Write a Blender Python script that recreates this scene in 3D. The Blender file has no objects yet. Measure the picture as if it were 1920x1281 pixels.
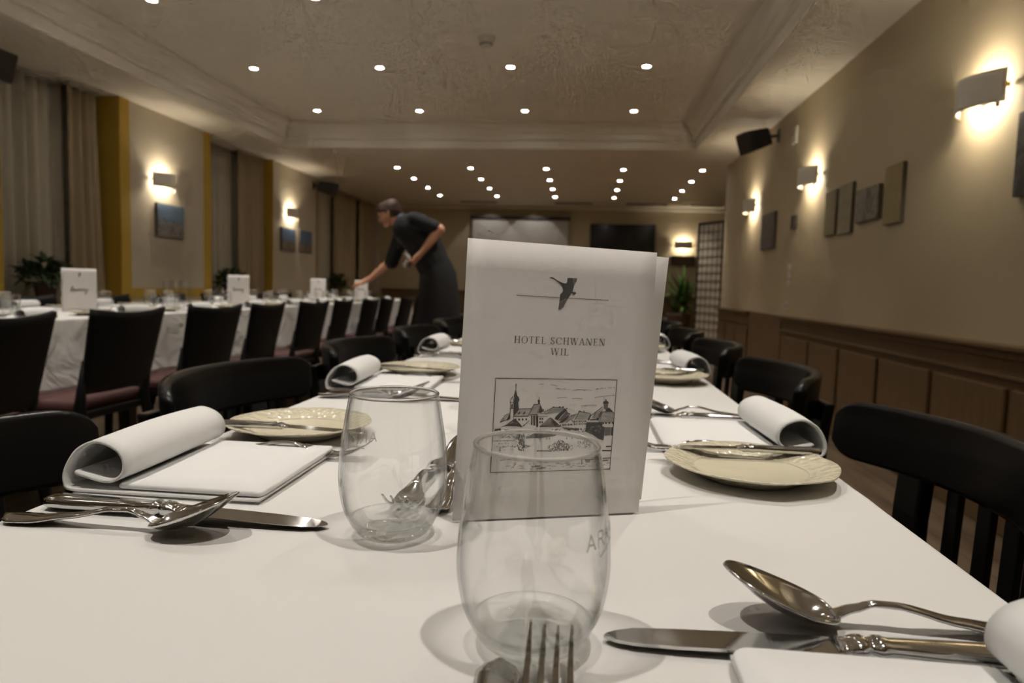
import bpy, bmesh, math, random
from mathutils import Vector, Matrix
PI = math.pi
sc = bpy.context.scene
C = sc.collection
random.seed(7)

# ------------------------------------------------------------------ camera
CAMZ = 0.921
F, YAW, PIT, ROL = 1280.0, 0.1025, 0.0791, 0.0278
fw = Vector((-math.sin(YAW)*math.cos(PIT), math.cos(YAW)*math.cos(PIT), -math.sin(PIT)))
rt = fw.cross(Vector((0, 0, 1))).normalized(); up = rt.cross(fw)
r2 = rt*math.cos(ROL)+up*math.sin(ROL); u2 = up*math.cos(ROL)-rt*math.sin(ROL)
cd = bpy.data.cameras.new('camera'); cam = bpy.data.objects.new('camera', cd); C.objects.link(cam)
cam.matrix_world = Matrix(((r2.x, u2.x, -fw.x, 0), (r2.y, u2.y, -fw.y, 0), (r2.z, u2.z, -fw.z, CAMZ), (0, 0, 0, 1)))
cd.sensor_width = 36; cd.lens = 36*F/1920; cd.clip_start = 0.02; cd.clip_end = 60
cd.dof.use_dof = True; cd.dof.focus_distance = 0.49; cd.dof.aperture_fstop = 9.0
sc.camera = cam
# ------------------------------------------------------------------ world, exposure
w = bpy.data.worlds.new('night'); sc.world = w; w.use_nodes = True
w.node_tree.nodes['Background'].inputs[0].default_value = (0.01, 0.012, 0.02, 1)
w.node_tree.nodes['Background'].inputs[1].default_value = 0.3
sc.view_settings.view_transform = 'Standard'; sc.view_settings.look = 'None'
sc.view_settings.gamma = 1; sc.view_settings.use_curve_mapping = False
sc.view_settings.exposure = 1.16
sc.cycles.max_bounces = 8; sc.cycles.diffuse_bounces = 3; sc.cycles.glossy_bounces = 3
sc.cycles.use_adaptive_sampling = True; sc.cycles.adaptive_threshold = 0.08; sc.cycles.adaptive_min_samples = 12
sc.cycles.caustics_reflective = False
sc.cycles.transmission_bounces = 8; sc.cycles.transparent_max_bounces = 18
sc.cycles.sample_clamp_indirect = 4.0
WARM = (1.0, 0.94, 0.855)
SPOT_W = 26.0; SPOT_FAR_W = 17.0; SCONCE_W = 2.1

# ------------------------------------------------------------------ materials
def new_mat(name):
    m = bpy.data.materials.new(name); m.use_nodes = True
    return m, m.node_tree.nodes, m.node_tree.links, m.node_tree.nodes['Principled BSDF']
def mat(name, col, rough=0.6, metal=0.0, var=0.0, vscale=8.0, bump=0.0, bscale=60.0, coat=0.0, spec=0.5, stretch=None, sheen=0.0):
    m, n, l, b = new_mat(name)
    b.inputs['Base Color'].default_value = (*col, 1); b.inputs['Roughness'].default_value = rough
    b.inputs['Metallic'].default_value = metal; b.inputs['Coat Weight'].default_value = coat
    b.inputs['Specular IOR Level'].default_value = spec
    if sheen: b.inputs['Sheen Weight'].default_value = sheen
    tc = n.new('ShaderNodeTexCoord'); src = tc.outputs['Object']
    if stretch:
        mp = n.new('ShaderNodeMapping'); mp.inputs['Scale'].default_value = stretch
        l.new(src, mp.inputs[0]); src = mp.outputs[0]
    if var:
        t = n.new('ShaderNodeTexNoise'); t.inputs['Scale'].default_value = vscale; t.inputs['Detail'].default_value = 5
        l.new(src, t.inputs[0])
        r = n.new('ShaderNodeValToRGB')
        r.color_ramp.elements[0].position = 0.3; r.color_ramp.elements[1].position = 0.7
        r.color_ramp.elements[0].color = (*[c*(1-var) for c in col], 1)
        r.color_ramp.elements[1].color = (*[min(1, c*(1+var)) for c in col], 1)
        l.new(t.outputs[0], r.inputs[0]); l.new(r.outputs[0], b.inputs['Base Color'])
    if bump:
        t = n.new('ShaderNodeTexNoise'); t.inputs['Scale'].default_value = bscale; t.inputs['Detail'].default_value = 4
        l.new(src, t.inputs[0])
        bp = n.new('ShaderNodeBump'); bp.inputs['Strength'].default_value = bump; bp.inputs['Distance'].default_value = 0.002
        l.new(t.outputs[0], bp.inputs['Height']); l.new(bp.outputs[0], b.inputs['Normal'])
    return m
def emit(name, col, s):
    m, n, l, b = new_mat(name); n.remove(b)
    e = n.new('ShaderNodeEmission'); e.inputs[0].default_value = (*col, 1); e.inputs[1].default_value = s
    l.new(e.outputs[0], n['Material Output'].inputs[0]); return m
def cloth_mat(name, col, scale=900, wrinkle=(5.0, .25, .012)):
    m, n, l, b = new_mat(name)
    b.inputs['Base Color'].default_value = (*col, 1); b.inputs['Roughness'].default_value = 0.85
    b.inputs['Specular IOR Level'].default_value = 0.2
    tc = n.new('ShaderNodeTexCoord')
    t = n.new('ShaderNodeTexNoise'); t.inputs['Scale'].default_value = wrinkle[0]; t.inputs['Detail'].default_value = 3; t.inputs['Distortion'].default_value = .6
    wv = n.new('ShaderNodeTexNoise'); wv.inputs['Scale'].default_value = scale; wv.inputs['Detail'].default_value = 2
    l.new(tc.outputs['Object'], t.inputs[0]); l.new(tc.outputs['Object'], wv.inputs[0])
    b1 = n.new('ShaderNodeBump'); b1.inputs['Strength'].default_value = wrinkle[1]; b1.inputs['Distance'].default_value = wrinkle[2]
    b2 = n.new('ShaderNodeBump'); b2.inputs['Strength'].default_value = 0.12; b2.inputs['Distance'].default_value = 0.0006
    l.new(t.outputs[0], b1.inputs['Height']); l.new(wv.outputs[0], b2.inputs['Height'])
    l.new(b1.outputs[0], b2.inputs['Normal']); l.new(b2.outputs[0], b.inputs['Normal'])
    return m
def thin_glass(name, tint=(0.985, 0.988, 0.985), edge=0.33):
    """thin clear glass: mostly see-through, mirror-like and a little darker at grazing angles"""
    m, n, l, b = new_mat(name); n.remove(b)
    tr = n.new('ShaderNodeBsdfTransparent'); gl = n.new('ShaderNodeBsdfGlossy'); gl.inputs['Roughness'].default_value = 0.01
    gl.inputs[0].default_value = (0.95, 0.95, 0.95, 1)
    lw = n.new('ShaderNodeLayerWeight'); lw.inputs[0].default_value = 0.5
    def powr(e, k, add):
        p = n.new('ShaderNodeMath'); p.operation = 'POWER'; p.inputs[1].default_value = e; l.new(lw.outputs['Facing'], p.inputs[0])
        q = n.new('ShaderNodeMath'); q.operation = 'MULTIPLY_ADD'; q.inputs[1].default_value = k; q.inputs[2].default_value = add; l.new(p.outputs[0], q.inputs[0])
        return q.outputs[0]
    mx = n.new('ShaderNodeMix'); mx.data_type = 'RGBA'
    mx.inputs[6].default_value = (*tint, 1); mx.inputs[7].default_value = (*[edge*c for c in tint], 1)
    l.new(powr(4, 1, 0), mx.inputs[0]); l.new(mx.outputs[2], tr.inputs[0])
    ms = n.new('ShaderNodeMixShader')
    l.new(powr(4, .70, .065), ms.inputs[0]); l.new(tr.outputs[0], ms.inputs[1]); l.new(gl.outputs[0], ms.inputs[2])
    l.new(ms.outputs[0], n['Material Output'].inputs[0]); return m
def base_glass(name, frac):
    m, n, l, b = new_mat(name); n.remove(b)
    tr = n.new('ShaderNodeBsdfTransparent'); tr.inputs[0].default_value = (0.95, 0.96, 0.95, 1)
    g = n.new('ShaderNodeBsdfGlass'); g.inputs['IOR'].default_value = 1.45; g.inputs['Roughness'].default_value = 0.0
    ms = n.new('ShaderNodeMixShader'); ms.inputs[0].default_value = frac
    l.new(tr.outputs[0], ms.inputs[1]); l.new(g.outputs[0], ms.inputs[2]); l.new(ms.outputs[0], n['Material Output'].inputs[0])
    return m
def frosted(name):
    m, n, l, b = new_mat(name); n.remove(b)
    d = n.new('ShaderNodeBsdfDiffuse'); d.inputs[0].default_value = (.55, .55, .53, 1); t = n.new('ShaderNodeBsdfTranslucent'); t.inputs[0].default_value = (.8, .8, .78, 1)
    tr = n.new('ShaderNodeBsdfTransparent'); tr.inputs[0].default_value = (.85, .85, .84, 1)
    a = n.new('ShaderNodeMixShader'); a.inputs[0].default_value = .5; c = n.new('ShaderNodeMixShader'); c.inputs[0].default_value = .2
    l.new(d.outputs[0], a.inputs[1]); l.new(t.outputs[0], a.inputs[2]); l.new(a.outputs[0], c.inputs[1]); l.new(tr.outputs[0], c.inputs[2])
    l.new(c.outputs[0], n['Material Output'].inputs[0]); return m
def floor_mat():
    m, n, l, b = new_mat('brown_floor')
    tc = n.new('ShaderNodeTexCoord'); mp = n.new('ShaderNodeMapping'); mp.inputs['Scale'].default_value = (9, 1.1, 1)
    l.new(tc.outputs['Object'], mp.inputs[0])
    t = n.new('ShaderNodeTexNoise'); t.inputs['Scale'].default_value = 1.6; t.inputs['Detail'].default_value = 7; t.inputs['Distortion'].default_value = 0.6
    l.new(mp.outputs[0], t.inputs[0])
    br = n.new('ShaderNodeTexBrick'); br.inputs['Scale'].default_value = 1.0
    br.inputs['Brick Width'].default_value = 1.2; br.inputs['Row Height'].default_value = 0.14; br.inputs['Mortar Size'].default_value = 0.003
    br.inputs['Color1'].default_value = (0.9, 0.9, 0.9, 1); br.inputs['Color2'].default_value = (1, 1, 1, 1); br.inputs['Mortar'].default_value = (0.35, 0.35, 0.35, 1)
    m2 = n.new('ShaderNodeMapping'); m2.inputs['Rotation'].default_value = (0, 0, PI/2)
    l.new(tc.outputs['Object'], m2.inputs[0]); l.new(m2.outputs[0], br.inputs[0])
    r = n.new('ShaderNodeValToRGB'); r.color_ramp.elements[0].color = (0.10, 0.065, 0.04, 1); r.color_ramp.elements[1].color = (0.24, 0.17, 0.11, 1)
    r.color_ramp.elements[0].position = 0.3; r.color_ramp.elements[1].position = 0.72
    l.new(t.outputs[0], r.inputs[0])
    mx = n.new('ShaderNodeMix'); mx.data_type = 'RGBA'; mx.blend_type = 'MULTIPLY'; mx.inputs[0].default_value = 1
    l.new(r.outputs[0], mx.inputs[6]); l.new(br.outputs[0], mx.inputs[7]); l.new(mx.outputs[2], b.inputs['Base Color'])
    b.inputs['Roughness'].default_value = 0.45
    return m
def photo_mat(name, cols, scale=6, dist=1.2, split=None):
    """flat print: blurred patches of the given colours, sky colour above split"""
    m, n, l, b = new_mat(name); b.inputs['Roughness'].default_value = 0.45
    tc = n.new('ShaderNodeTexCoord')
    t = n.new('ShaderNodeTexNoise'); t.inputs['Scale'].default_value = scale; t.inputs['Detail'].default_value = 4; t.inputs['Distortion'].default_value = dist
    l.new(tc.outputs['Object'], t.inputs[0])
    r = n.new('ShaderNodeValToRGB'); cr = r.color_ramp
    k = len(cols)
    cr.elements[0].position = 0.32; cr.elements[0].color = (*cols[0], 1)
    cr.elements[1].position = 0.68; cr.elements[1].color = (*cols[-1], 1)
    for i in range(1, k-1):
        e = cr.elements.new(0.32+0.36*i/(k-1)); e.color = (*cols[i], 1)
    l.new(t.outputs[0], r.inputs[0]); out = r.outputs[0]
    if split:
        zc, sky = split
        sp = n.new('ShaderNodeSeparateXYZ'); l.new(tc.outputs['Object'], sp.inputs[0])
        ad = n.new('ShaderNodeMath'); ad.operation = 'MULTIPLY_ADD'; ad.inputs[1].default_value = 0.25; l.new(t.outputs[0], ad.inputs[0]); l.new(sp.outputs[2], ad.inputs[2])
        gt = n.new('ShaderNodeMapRange'); gt.inputs[1].default_value = zc+0.1; gt.inputs[2].default_value = zc+0.14; l.new(ad.outputs[0], gt.inputs[0])
        mx = n.new('ShaderNodeMix'); mx.data_type = 'RGBA'; l.new(gt.outputs[0], mx.inputs[0]); l.new(out, mx.inputs[6]); mx.inputs[7].default_value = (*sky, 1)
        out = mx.outputs[2]
    l.new(out, b.inputs['Base Color']); return m

M = dict(
    wall=mat('beige_wall_paint', (0.57, 0.485, 0.33), 0.8, var=0.03, vscale=2, bump=0.1, bscale=160),
    lwall=mat('pale_wall_paint', (0.60, 0.53, 0.41), 0.8, var=0.03, vscale=2, bump=0.1, bscale=160),
    yellow=mat('ochre_yellow_paint', (0.56, 0.36, 0.05), 0.7, var=0.04, vscale=3),
    ceil=mat('ceiling_paint', (0.85, 0.785, 0.675), 0.5, var=0.02, vscale=2, spec=0.3),
    wain=mat('brown_wainscot', (0.165, 0.10, 0.043), 0.5, var=0.10, vscale=5, stretch=(1, 6, 1)),
    floor=floor_mat(),
    black=mat('black_lacquer', (0.004, 0.0037, 0.0034), 0.3, var=0.2, vscale=6, spec=0.22),
    chairback=mat('black_ply', (0.0035, 0.0033, 0.003), 0.55, var=0.2, vscale=6, spec=0.2),
    red=mat('red_upholstery', (0.085, 0.033, 0.029), 0.8, var=0.12, vscale=30, bump=0.2, bscale=400),
    cloth=cloth_mat('white_tablecloth', (0.70, 0.685, 0.665)),
    cloth2=cloth_mat('creased_tablecloth', (0.74, 0.725, 0.70), 900, (6.0, .8, .03)),
    napkin=cloth_mat('white_napkin', (0.76, 0.755, 0.745), 1200),
    steel=mat('polished_steel', (0.62, 0.62, 0.61), 0.10, 1.0, bump=0.02, bscale=40),
    plate=mat('cream_china', (0.66, 0.605, 0.455), 0.22, spec=0.5),
    paper=mat('white_card_paper', (0.75, 0.715, 0.69), 0.75, var=0.01, vscale=40),
    ink=mat('grey_ink', (0.075, 0.07, 0.065), 0.7, var=0.05), ink2=mat('mid_grey_ink', (0.17, 0.155, 0.145), 0.7, var=0.05),
    ink3=mat('pale_grey_ink', (0.34, 0.32, 0.30), 0.7, var=0.05),
    glass=thin_glass('clear_glass'), gbase=base_glass('thick_glass_base', .42), grim=base_glass('fire_polished_rim', .75),
    etch=frosted('etched_white'),
    sconce=mat('white_plaster_shade', (0.84, 0.80, 0.72), 0.7), brass=mat('brass', (0.75, 0.52, 0.18), 0.3, 1.0),
    bulb=emit('warm_bulb', (1, 0.9, 0.72), 14.0), disc=emit('downlight_glow', (1, 0.94, 0.84), 40.0),
    white=mat('white_plastic', (0.66, 0.62, 0.54), 0.5), dark=mat('black_plastic', (0.012, 0.012, 0.013), 0.45),
    screen=mat('screen_cloth', (0.62, 0.60, 0.57), 0.9, var=0.02), tv=mat('tv_screen', (0.006, 0.007, 0.010), 0.12),
    sheer=mat('sheer_curtain', (0.62, 0.57, 0.46), 0.9, var=0.05, vscale=14, stretch=(1, 1, 0.1)),
    drape=mat('beige_drape', (0.46, 0.37, 0.235), 0.9, var=0.06, vscale=10, stretch=(1, 1, 0.1)),
    night=mat('night_window', (0.01, 0.011, 0.014), 0.08), frame=mat('window_frame', (0.45, 0.40, 0.32), 0.5),
    leaf=mat('dark_leaf', (0.022, 0.055, 0.012), 0.5, var=0.4, vscale=20), leaf2=mat('fresh_leaf', (0.10, 0.20, 0.035), 0.45, var=0.35, vscale=20),
    pot=mat('brown_pot', (0.10, 0.065, 0.035), 0.6, var=0.1), soil=mat('soil', (0.02, 0.014, 0.01), 0.95, var=0.3, vscale=60),
    wood=mat('dark_wood', (0.028, 0.018, 0.011), 0.5, var=0.2, vscale=8, stretch=(1, 1, 0.2)), shoji=mat('shoji_paper', (0.46, 0.42, 0.34), 0.9),
    lattice=mat('lattice_wood', (0.15, 0.115, 0.07), 0.6),
    skin=mat('skin', (0.68, 0.35, 0.22), 0.55, var=0.06, vscale=12), hair=mat('brown_hair', (0.055, 0.026, 0.013), 0.6, var=0.35, vscale=120, bump=0.5, bscale=200, stretch=(1, 1, 0.3)),
    shirt=mat('black_shirt', (0.0085, 0.0088, 0.0095), 0.85, var=0.2, vscale=9), apron=mat('charcoal_apron', (0.021, 0.021, 0.024), 0.85, var=0.15, vscale=9),
    eye=mat('dark_eye', (0.02, 0.012, 0.01), 0.3), lip=mat('lip', (0.40, 0.13, 0.10), 0.5), shoe=mat('black_shoe', (0.01, 0.01, 0.01), 0.4),
    collar=mat('grey_collar', (0.10, 0.115, 0.14), 0.8),
    panelY=mat('ochre_panel', (0.36, 0.285, 0.13), 0.6, var=0.10, vscale=14), panelG=mat('grey_green_panel', (0.33, 0.29, 0.19), 0.6, var=0.1, vscale=14), panelB=mat('tan_panel', (0.29, 0.24, 0.14), 0.6, var=0.1, vscale=14),
    canvas=mat('canvas_edge', (0.12, 0.10, 0.075), 0.7),
    picA=photo_mat('print_winter_street', [(0.03, 0.035, 0.04), (0.12, 0.11, 0.10), (0.30, 0.27, 0.25), (0.05, 0.07, 0.10)], 16, split=(0.16, (0.13, 0.20, 0.30))),
    picB=photo_mat('print_rocks', [(0.06, 0.048, 0.035), (0.16, 0.12, 0.08), (0.24, 0.19, 0.14)], 12, split=(0.14, (0.10, 0.16, 0.28))),
    picC=photo_mat('print_grey', [(0.05, 0.042, 0.036), (0.30, 0.27, 0.22), (0.09, 0.08, 0.07)], 7),
    picD=photo_mat('print_dark_street', [(0.02, 0.02, 0.016), (0.11, 0.10, 0.10), (0.04, 0.035, 0.025), (0.06, 0.07, 0.05)], 9),
    picE=photo_mat('print_hills', [(0.10, 0.09, 0.085), (0.17, 0.15, 0.14), (0.07, 0.065, 0.06)], 9),
)

# ------------------------------------------------------------------ mesh helpers
class MB:
    def __init__(s): s.v = []; s.f = []
    def box(s, x0, x1, y0, y1, z0, z1):
        i = len(s.v)
        s.v += [(x0, y0, z0), (x1, y0, z0), (x1, y1, z0), (x0, y1, z0), (x0, y0, z1), (x1, y0, z1), (x1, y1, z1), (x0, y1, z1)]
        s.f += [(i, i+3, i+2, i+1), (i+4, i+5, i+6, i+7), (i, i+1, i+5, i+4), (i+1, i+2, i+6, i+5), (i+2, i+3, i+7, i+6), (i+3, i, i+4, i+7)]
        return s
    def poly(s, pts):
        i = len(s.v); s.v += [tuple(p) for p in pts]; s.f.append(tuple(range(i, i+len(pts)))); return s
    def grid(s, fn, nu, nv, closeu=False, closev=False):
        i = len(s.v); a = nu if closeu else nu+1; b = nv if closev else nv+1
        for u in range(a):
            for v in range(b): s.v.append(tuple(fn(u/nu, v/nv)))
        for u in range(nu):
            for v in range(nv):
                p = lambda x, y: i+(x % a)*b+(y % b)
                s.f.append((p(u, v), p(u+1, v), p(u+1, v+1), p(u, v+1)))
        return s
    def rings(s, rings, cap=True, closed=True):
        i = len(s.v); n = len(rings[0])
        for r in rings: s.v += [tuple(p) for p in r]
        for a in range(len(rings)-1):
            for k in range(n if closed else n-1):
                s.f.append((i+a*n+k, i+a*n+(k+1) % n, i+(a+1)*n+(k+1) % n, i+(a+1)*n+k))
        if cap:
            s.f.append(tuple(i+k for k in range(n-1, -1, -1))); e = i+(len(rings)-1)*n; s.f.append(tuple(e+k for k in range(n)))
        return s
    def lathe(s, prof, n=48, c=(0, 0, 0), mod=None):
        i = len(s.v); k = len(prof)
        for a in range(n):
            t = 2*PI*a/n
            for (r, z) in prof:
                q = mod(t, r, z) if mod else (r, z)
                s.v.append((c[0]+q[0]*math.cos(t), c[1]+q[0]*math.sin(t), c[2]+q[1]))
        for a in range(n):
            b = (a+1) % n
            for j in range(k-1): s.f.append((i+a*k+j, i+b*k+j, i+b*k+j+1, i+a*k+j+1))
        return s
    def tube(s, pts, r, n=10, cap=True, flat=1.0):
        pts = [Vector(p) for p in pts]; rr = r if isinstance(r, (list, tuple)) else [r]*len(pts); rings = []
        ref = None
        for k, p in enumerate(pts):
            d = (pts[min(k+1, len(pts)-1)]-pts[max(k-1, 0)]).normalized()
            if ref is None: ref = d.orthogonal().normalized() if abs(d.z) > 0.9 else d.cross(Vector((0, 0, 1))).normalized()
            ref = (ref-d*ref.dot(d)).normalized(); q = d.cross(ref)
            rings.append([p+(ref*math.cos(2*PI*j/n)+q*(flat*math.sin(2*PI*j/n)))*rr[k] for j in range(n)])
        return s.rings(rings, cap)
    def bar(s, a, b, wx, wy):
        """square bar from a to b, sections wx by wy"""
        a = Vector(a); b = Vector(b); d = (b-a).normalized()
        x = Vector((1, 0, 0)) if abs(d.x) < 0.9 else Vector((0, 1, 0))
        x = (x-d*x.dot(d)).normalized(); y = d.cross(x)
        return s.rings([[p+x*sx*wx/2+y*sy*wy/2 for sx, sy in ((-1, -1), (1, -1), (1, 1), (-1, 1))] for p in (a, b)])
    def build(s, name, m, parent=None, smooth=False, bevel=0, sol=0, sub=0, off=-1, fixn=True, loc=None, rz=0):
        me = bpy.data.meshes.new(name); me.from_pydata(s.v, [], s.f)
        if fixn:
            bm = bmesh.new(); bm.from_mesh(me); bmesh.ops.recalc_face_normals(bm, faces=bm.faces); bm.to_mesh(me); bm.free()
        if smooth: me.polygons.foreach_set('use_smooth', [True]*len(me.polygons))
        me.materials.append(M[m] if isinstance(m, str) else m)
        o = bpy.data.objects.new(name, me); C.objects.link(o)
        if parent: o.parent = parent
        if loc: o.location = loc
        if rz: o.rotation_euler.z = rz
        if sol:
            x = o.modifiers.new('thickness', 'SOLIDIFY'); x.thickness = sol; x.offset = off
        if bevel:
            x = o.modifiers.new('bevel', 'BEVEL'); x.width = bevel; x.segments = 2; x.limit_method = 'ANGLE'
        if sub:
            x = o.modifiers.new('sub', 'SUBSURF'); x.levels = sub; x.render_levels = sub
        return o
def bake(o):
    """apply the modifiers to the mesh, once, so that copies share plain mesh data"""
    dg = bpy.context.evaluated_depsgraph_get(); me = bpy.data.meshes.new_from_object(o.evaluated_get(dg))
    o.modifiers.clear(); o.data = me; return o
def tag(o, label=None, cat=None, group=None, kind=None):
    if label: o['label'] = label
    if cat: o['category'] = cat
    if group: o['group'] = group
    if kind: o['kind'] = kind
    return o
def struct(o): o['kind'] = 'structure'; return o
def thing(name, label, cat, loc=(0, 0, 0), rz=0, group=None):
    o = bpy.data.objects.new(name, None); C.objects.link(o); o.location = loc; o.rotation_euler = (0, 0, rz)
    o.empty_display_size = 0.05
    return tag(o, label, cat, group)
def copy_tree(o, parent=None):
    c = o.copy(); C.objects.link(c); c.parent = parent
    for ch in list(o.children): copy_tree(ch, c)
    return c
class Stamp:
    """first use hands out the prototype itself, later uses hand out copies"""
    def __init__(s, proto): s.p = proto; s.used = False
    def put(s, loc, rz=0, label=None, group=None, rx=0, ry=0, scale=None):
        o = s.p if not s.used else copy_tree(s.p); s.used = True
        o.location = loc; o.rotation_euler = (rx, ry, rz)
        if scale: o.scale = (scale,)*3 if not isinstance(scale, tuple) else scale
        if label: o['label'] = label
        if group: o['group'] = group
        return o
ORD = ['first', 'second', 'third', 'fourth', 'fifth', 'sixth', 'seventh', 'eighth', 'ninth', 'tenth', 'eleventh', 'twelfth']

# ================================================================== SETTING
T = 0.75                     # table height
XR, XL, YB, YN = 1.70, -4.06, 13.3, -3.2
ZS, ZT = T+1.728, T+1.99     # lower ceiling, tray ceiling
struct(MB().box(-4.7, 3.3, YN-.2, YB+.2, -0.1, 0).build('floor', 'floor'))
# ceiling with a tray opening
TX0, TX1, TY0, TY1 = -3.55, 1.20, -2.6, 7.80
cl = MB().box(-4.75, TX0, YN-.2, YB+.2, ZS, ZT+.12).box(TX1, 3.3, YN-.2, YB+.2, ZS, ZT+.12).box(TX0, TX1, TY1, YB+.2, ZS, ZT+.12).box(TX0, TX1, YN-.2, TY0, ZS, ZT+.12)
cl.box(TX0, TX1, TY0, TY1, ZT, ZT+.12)
struct(cl.build('ceiling', 'ceil'))
def tray_ring(d, z): return [(TX0+d, TY0+d, ZS+z), (TX1-d, TY0+d, ZS+z), (TX1-d, TY1-d, ZS+z), (TX0+d, TY1-d, ZS+z)]
prof = [(-.002, -.006), (.035, -.006), (.04, .0), (.04, .085), (.075, .088), (.08, .095), (.08, .15), (.10, .16), (.12, .20), (.165, .235), (.17, .262)]
struct(MB().rings([tray_ring(*p) for p in prof], cap=False).build('trim_1', 'ceil', fixn=False))
# back wall, near wall, right wall with corner, alcove
struct(MB().box(-4.7, 3.2, YB, YB+.2, 0, ZS).build('wall_back', 'wall'))
struct(MB().box(-4.7, 3.2, YN-.2, YN, 0, ZS).build('wall_near', 'wall'))
wr = struct(MB().box(XR, XR+.25, YN, 8.75, 0, ZS).build('wall_right', 'wall'))
struct(MB().box(3.0, 3.2, 8.5, YB, 0, ZS).box(XR+.25, 3.2, 8.5, 8.75, 0, ZS).build('wall_alcove', 'wall'))
struct(MB().box(-4.6, 3.0, YB-.10, YB, ZS-.055, ZS).build('trim_2', 'ceil', bevel=.02))
# wainscot on the right wall
def wain(parent, y0, y1, first, pitch):
    MB().box(XR-.022, XR, y0, y1, 0, T-.012).build('wainscot_board', 'wain', parent)
    MB().box(XR-.075, XR, y0-.01, y1+.01, T-.022, T).build('rail_cap', 'wain', parent, bevel=.006)
    MB().box(XR-.045, XR, y0, y1, T-.055, T-.022).build('cap_moulding', 'wain', parent, bevel=.006)
    MB().box(XR-.042, XR-.02, y0, y1, T-.135, T-.12).build('moulding', 'wain', parent, bevel=.004)
    MB().box(XR-.042, XR-.02, y0, y1, 0, .12).build('baseboard', 'wain', parent, bevel=.005)
    y = first; pm = None
    while y-pitch > y0-.01:
        if pm is None:
            o = MB().box(-.020, 0, -pitch+.045, 0, .18, T-.17).build('panel', 'wain', parent, bevel=.008); pm = o
        else:
            o = pm.copy(); C.objects.link(o); o.parent = parent
        o.location = (XR-.022, y-.012, 0); y -= pitch
wain(wr, -3.2, 6.0, 5.82, .6)
wain(wr, 7.13, 8.75, 8.7, .52)
MB().box(XR-.03, XR, 6.0, 7.13, 0, T-.004).build('wainscot_pilaster', 'wain', wr, bevel=.004)
wb = struct(MB().box(-4.0, 3.0, YB-.03, YB, 0, T+.07).build('trim_3', 'wain'))
MB().box(-4.0, 3.0, YB-.06, YB, T+.05, T+.09).build('rail_cap', 'wain', wb, bevel=.008)
# left wall: piers between window niches
piers = [(-3.2, -1.2), (0.6, 1.9), (3.1, 4.42), (5.66, 7.12), (8.62, 10.05), (13.12, 13.3)]
wl = MB()
for a, b in piers: wl.box(-4.6, XL, a, b, 0, ZS)
wl = struct(wl.build('wall_left', 'lwall'))
niches = [(-1.2, 0.6), (1.9, 3.1), (4.42, 5.66), (7.12, 8.62), (10.05, 13.12)]
MB().box(XL-.001, XL+.004, 5.66, 5.79, 0, ZS).box(XL-.001, XL+.004, 6.98, 7.12, 0, ZS).box(XL-.001, XL+.0038, 5.79, 6.98, T-.02, T+.07).build('yellow_border', 'yellow', wl)
MB().box(XL-.001, XL+.004, 4.30, 4.42, 0, ZS).build('yellow_border', 'yellow', wl)
MB().box(XL-.54, XL+.001, 5.655, 5.661, 0, ZS).box(XL-.54, XL+.001, 8.615, 8.621, 0, ZS).box(XL-.54, XL+.001, 4.419, 4.425, 0, ZS).box(XL-.54, XL+.001, 7.119, 7.125, 0, ZS).build('yellow_reveal', 'yellow', wl)
for k, (a, b) in enumerate(niches):
    wn = struct(MB().box(-4.62, -4.56, a-.01, b+.01, T, ZS).build('window_%d' % (k+1), 'night'))
    nm = max(2, round((b-a)/.65))
    fr = MB().box(-4.56, -4.52, a, b, T, T+.06).box(-4.56, -4.52, a, b, ZS-.08, ZS)
    fr.build('window_frame', 'frame', wn)
    for q in range(nm+1):
        y = a+(b-a)*q/nm; MB().box(-4.56, -4.515, max(a, y-.03), min(b, y+.03), T+.06, ZS-.08).build('mullion', 'frame', wn)
    MB().box(-4.6, XL-.03, a, b, 0, T-.03).build('parapet', 'lwall', wn)
    MB().box(-4.6, XL+.07, a+.004, b-.004, T-.03, T).build('window_sill', 'frame', wn, bevel=.006)

# ------------------------------------------------------------------ downlights
def make_downlight():
    t = thing('downlight', 'x', 'ceiling light')
    MB().lathe([(.030, -.001), (.032, -.006), (.043, -.006), (.047, -.003), (.047, .004), (.030, .004)], 28).build('trim_ring', 'white', t, True)
    MB().lathe([(.0, -.0035), (.031, -.0035)], 24).build('lamp_disc', 'disc', t)
    return t
dl = Stamp(make_downlight())
def spot(x, y, z, wt, size=1.36, blend=0.85, aim=None, rad=.013):
    L = bpy.data.lights.new('downlight_beam', 'SPOT'); L.energy = wt; L.color = WARM; L.spot_size = size; L.spot_blend = blend; L.shadow_soft_size = rad
    o = bpy.data.objects.new('downlight_beam', L); C.objects.link(o); o.location = (x, y, z)
    if aim: o.rotation_euler = (Vector(aim)-Vector((x, y, z))).to_track_quat('-Z', 'Y').to_euler()
near_y = [7.17, 5.77, 4.37, 2.96, 1.55, .15, -1.25]
for j, y in enumerate(near_y):
    for i in range(4):
        x = -2.89+1.11*i
        if y > 4:
            dl.put((x, y, ZT), 0, '%s downlight from the windows in the tray ceiling, %s row before its far edge' % (ORD[i], ORD[j]), 'downlights in the tray ceiling')
        else:
            dl.put((x, y, ZT), 0, 'recessed downlight in the tray ceiling above and behind the viewer', 'downlights over the near tables')
        spot(x, y, ZT-.012, SPOT_W)
for j in range(4):
    for i in range(5):
        x, y = -2.54+.998*i, 9.06+.908*j
        dl.put((x, y, ZS), 0, '%s spotlight from the windows in %s row of the low far ceiling' % (ORD[i], ORD[j]), 'downlights in the low far ceiling')
        spot(x, y, ZS-.012, SPOT_FAR_W)
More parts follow.
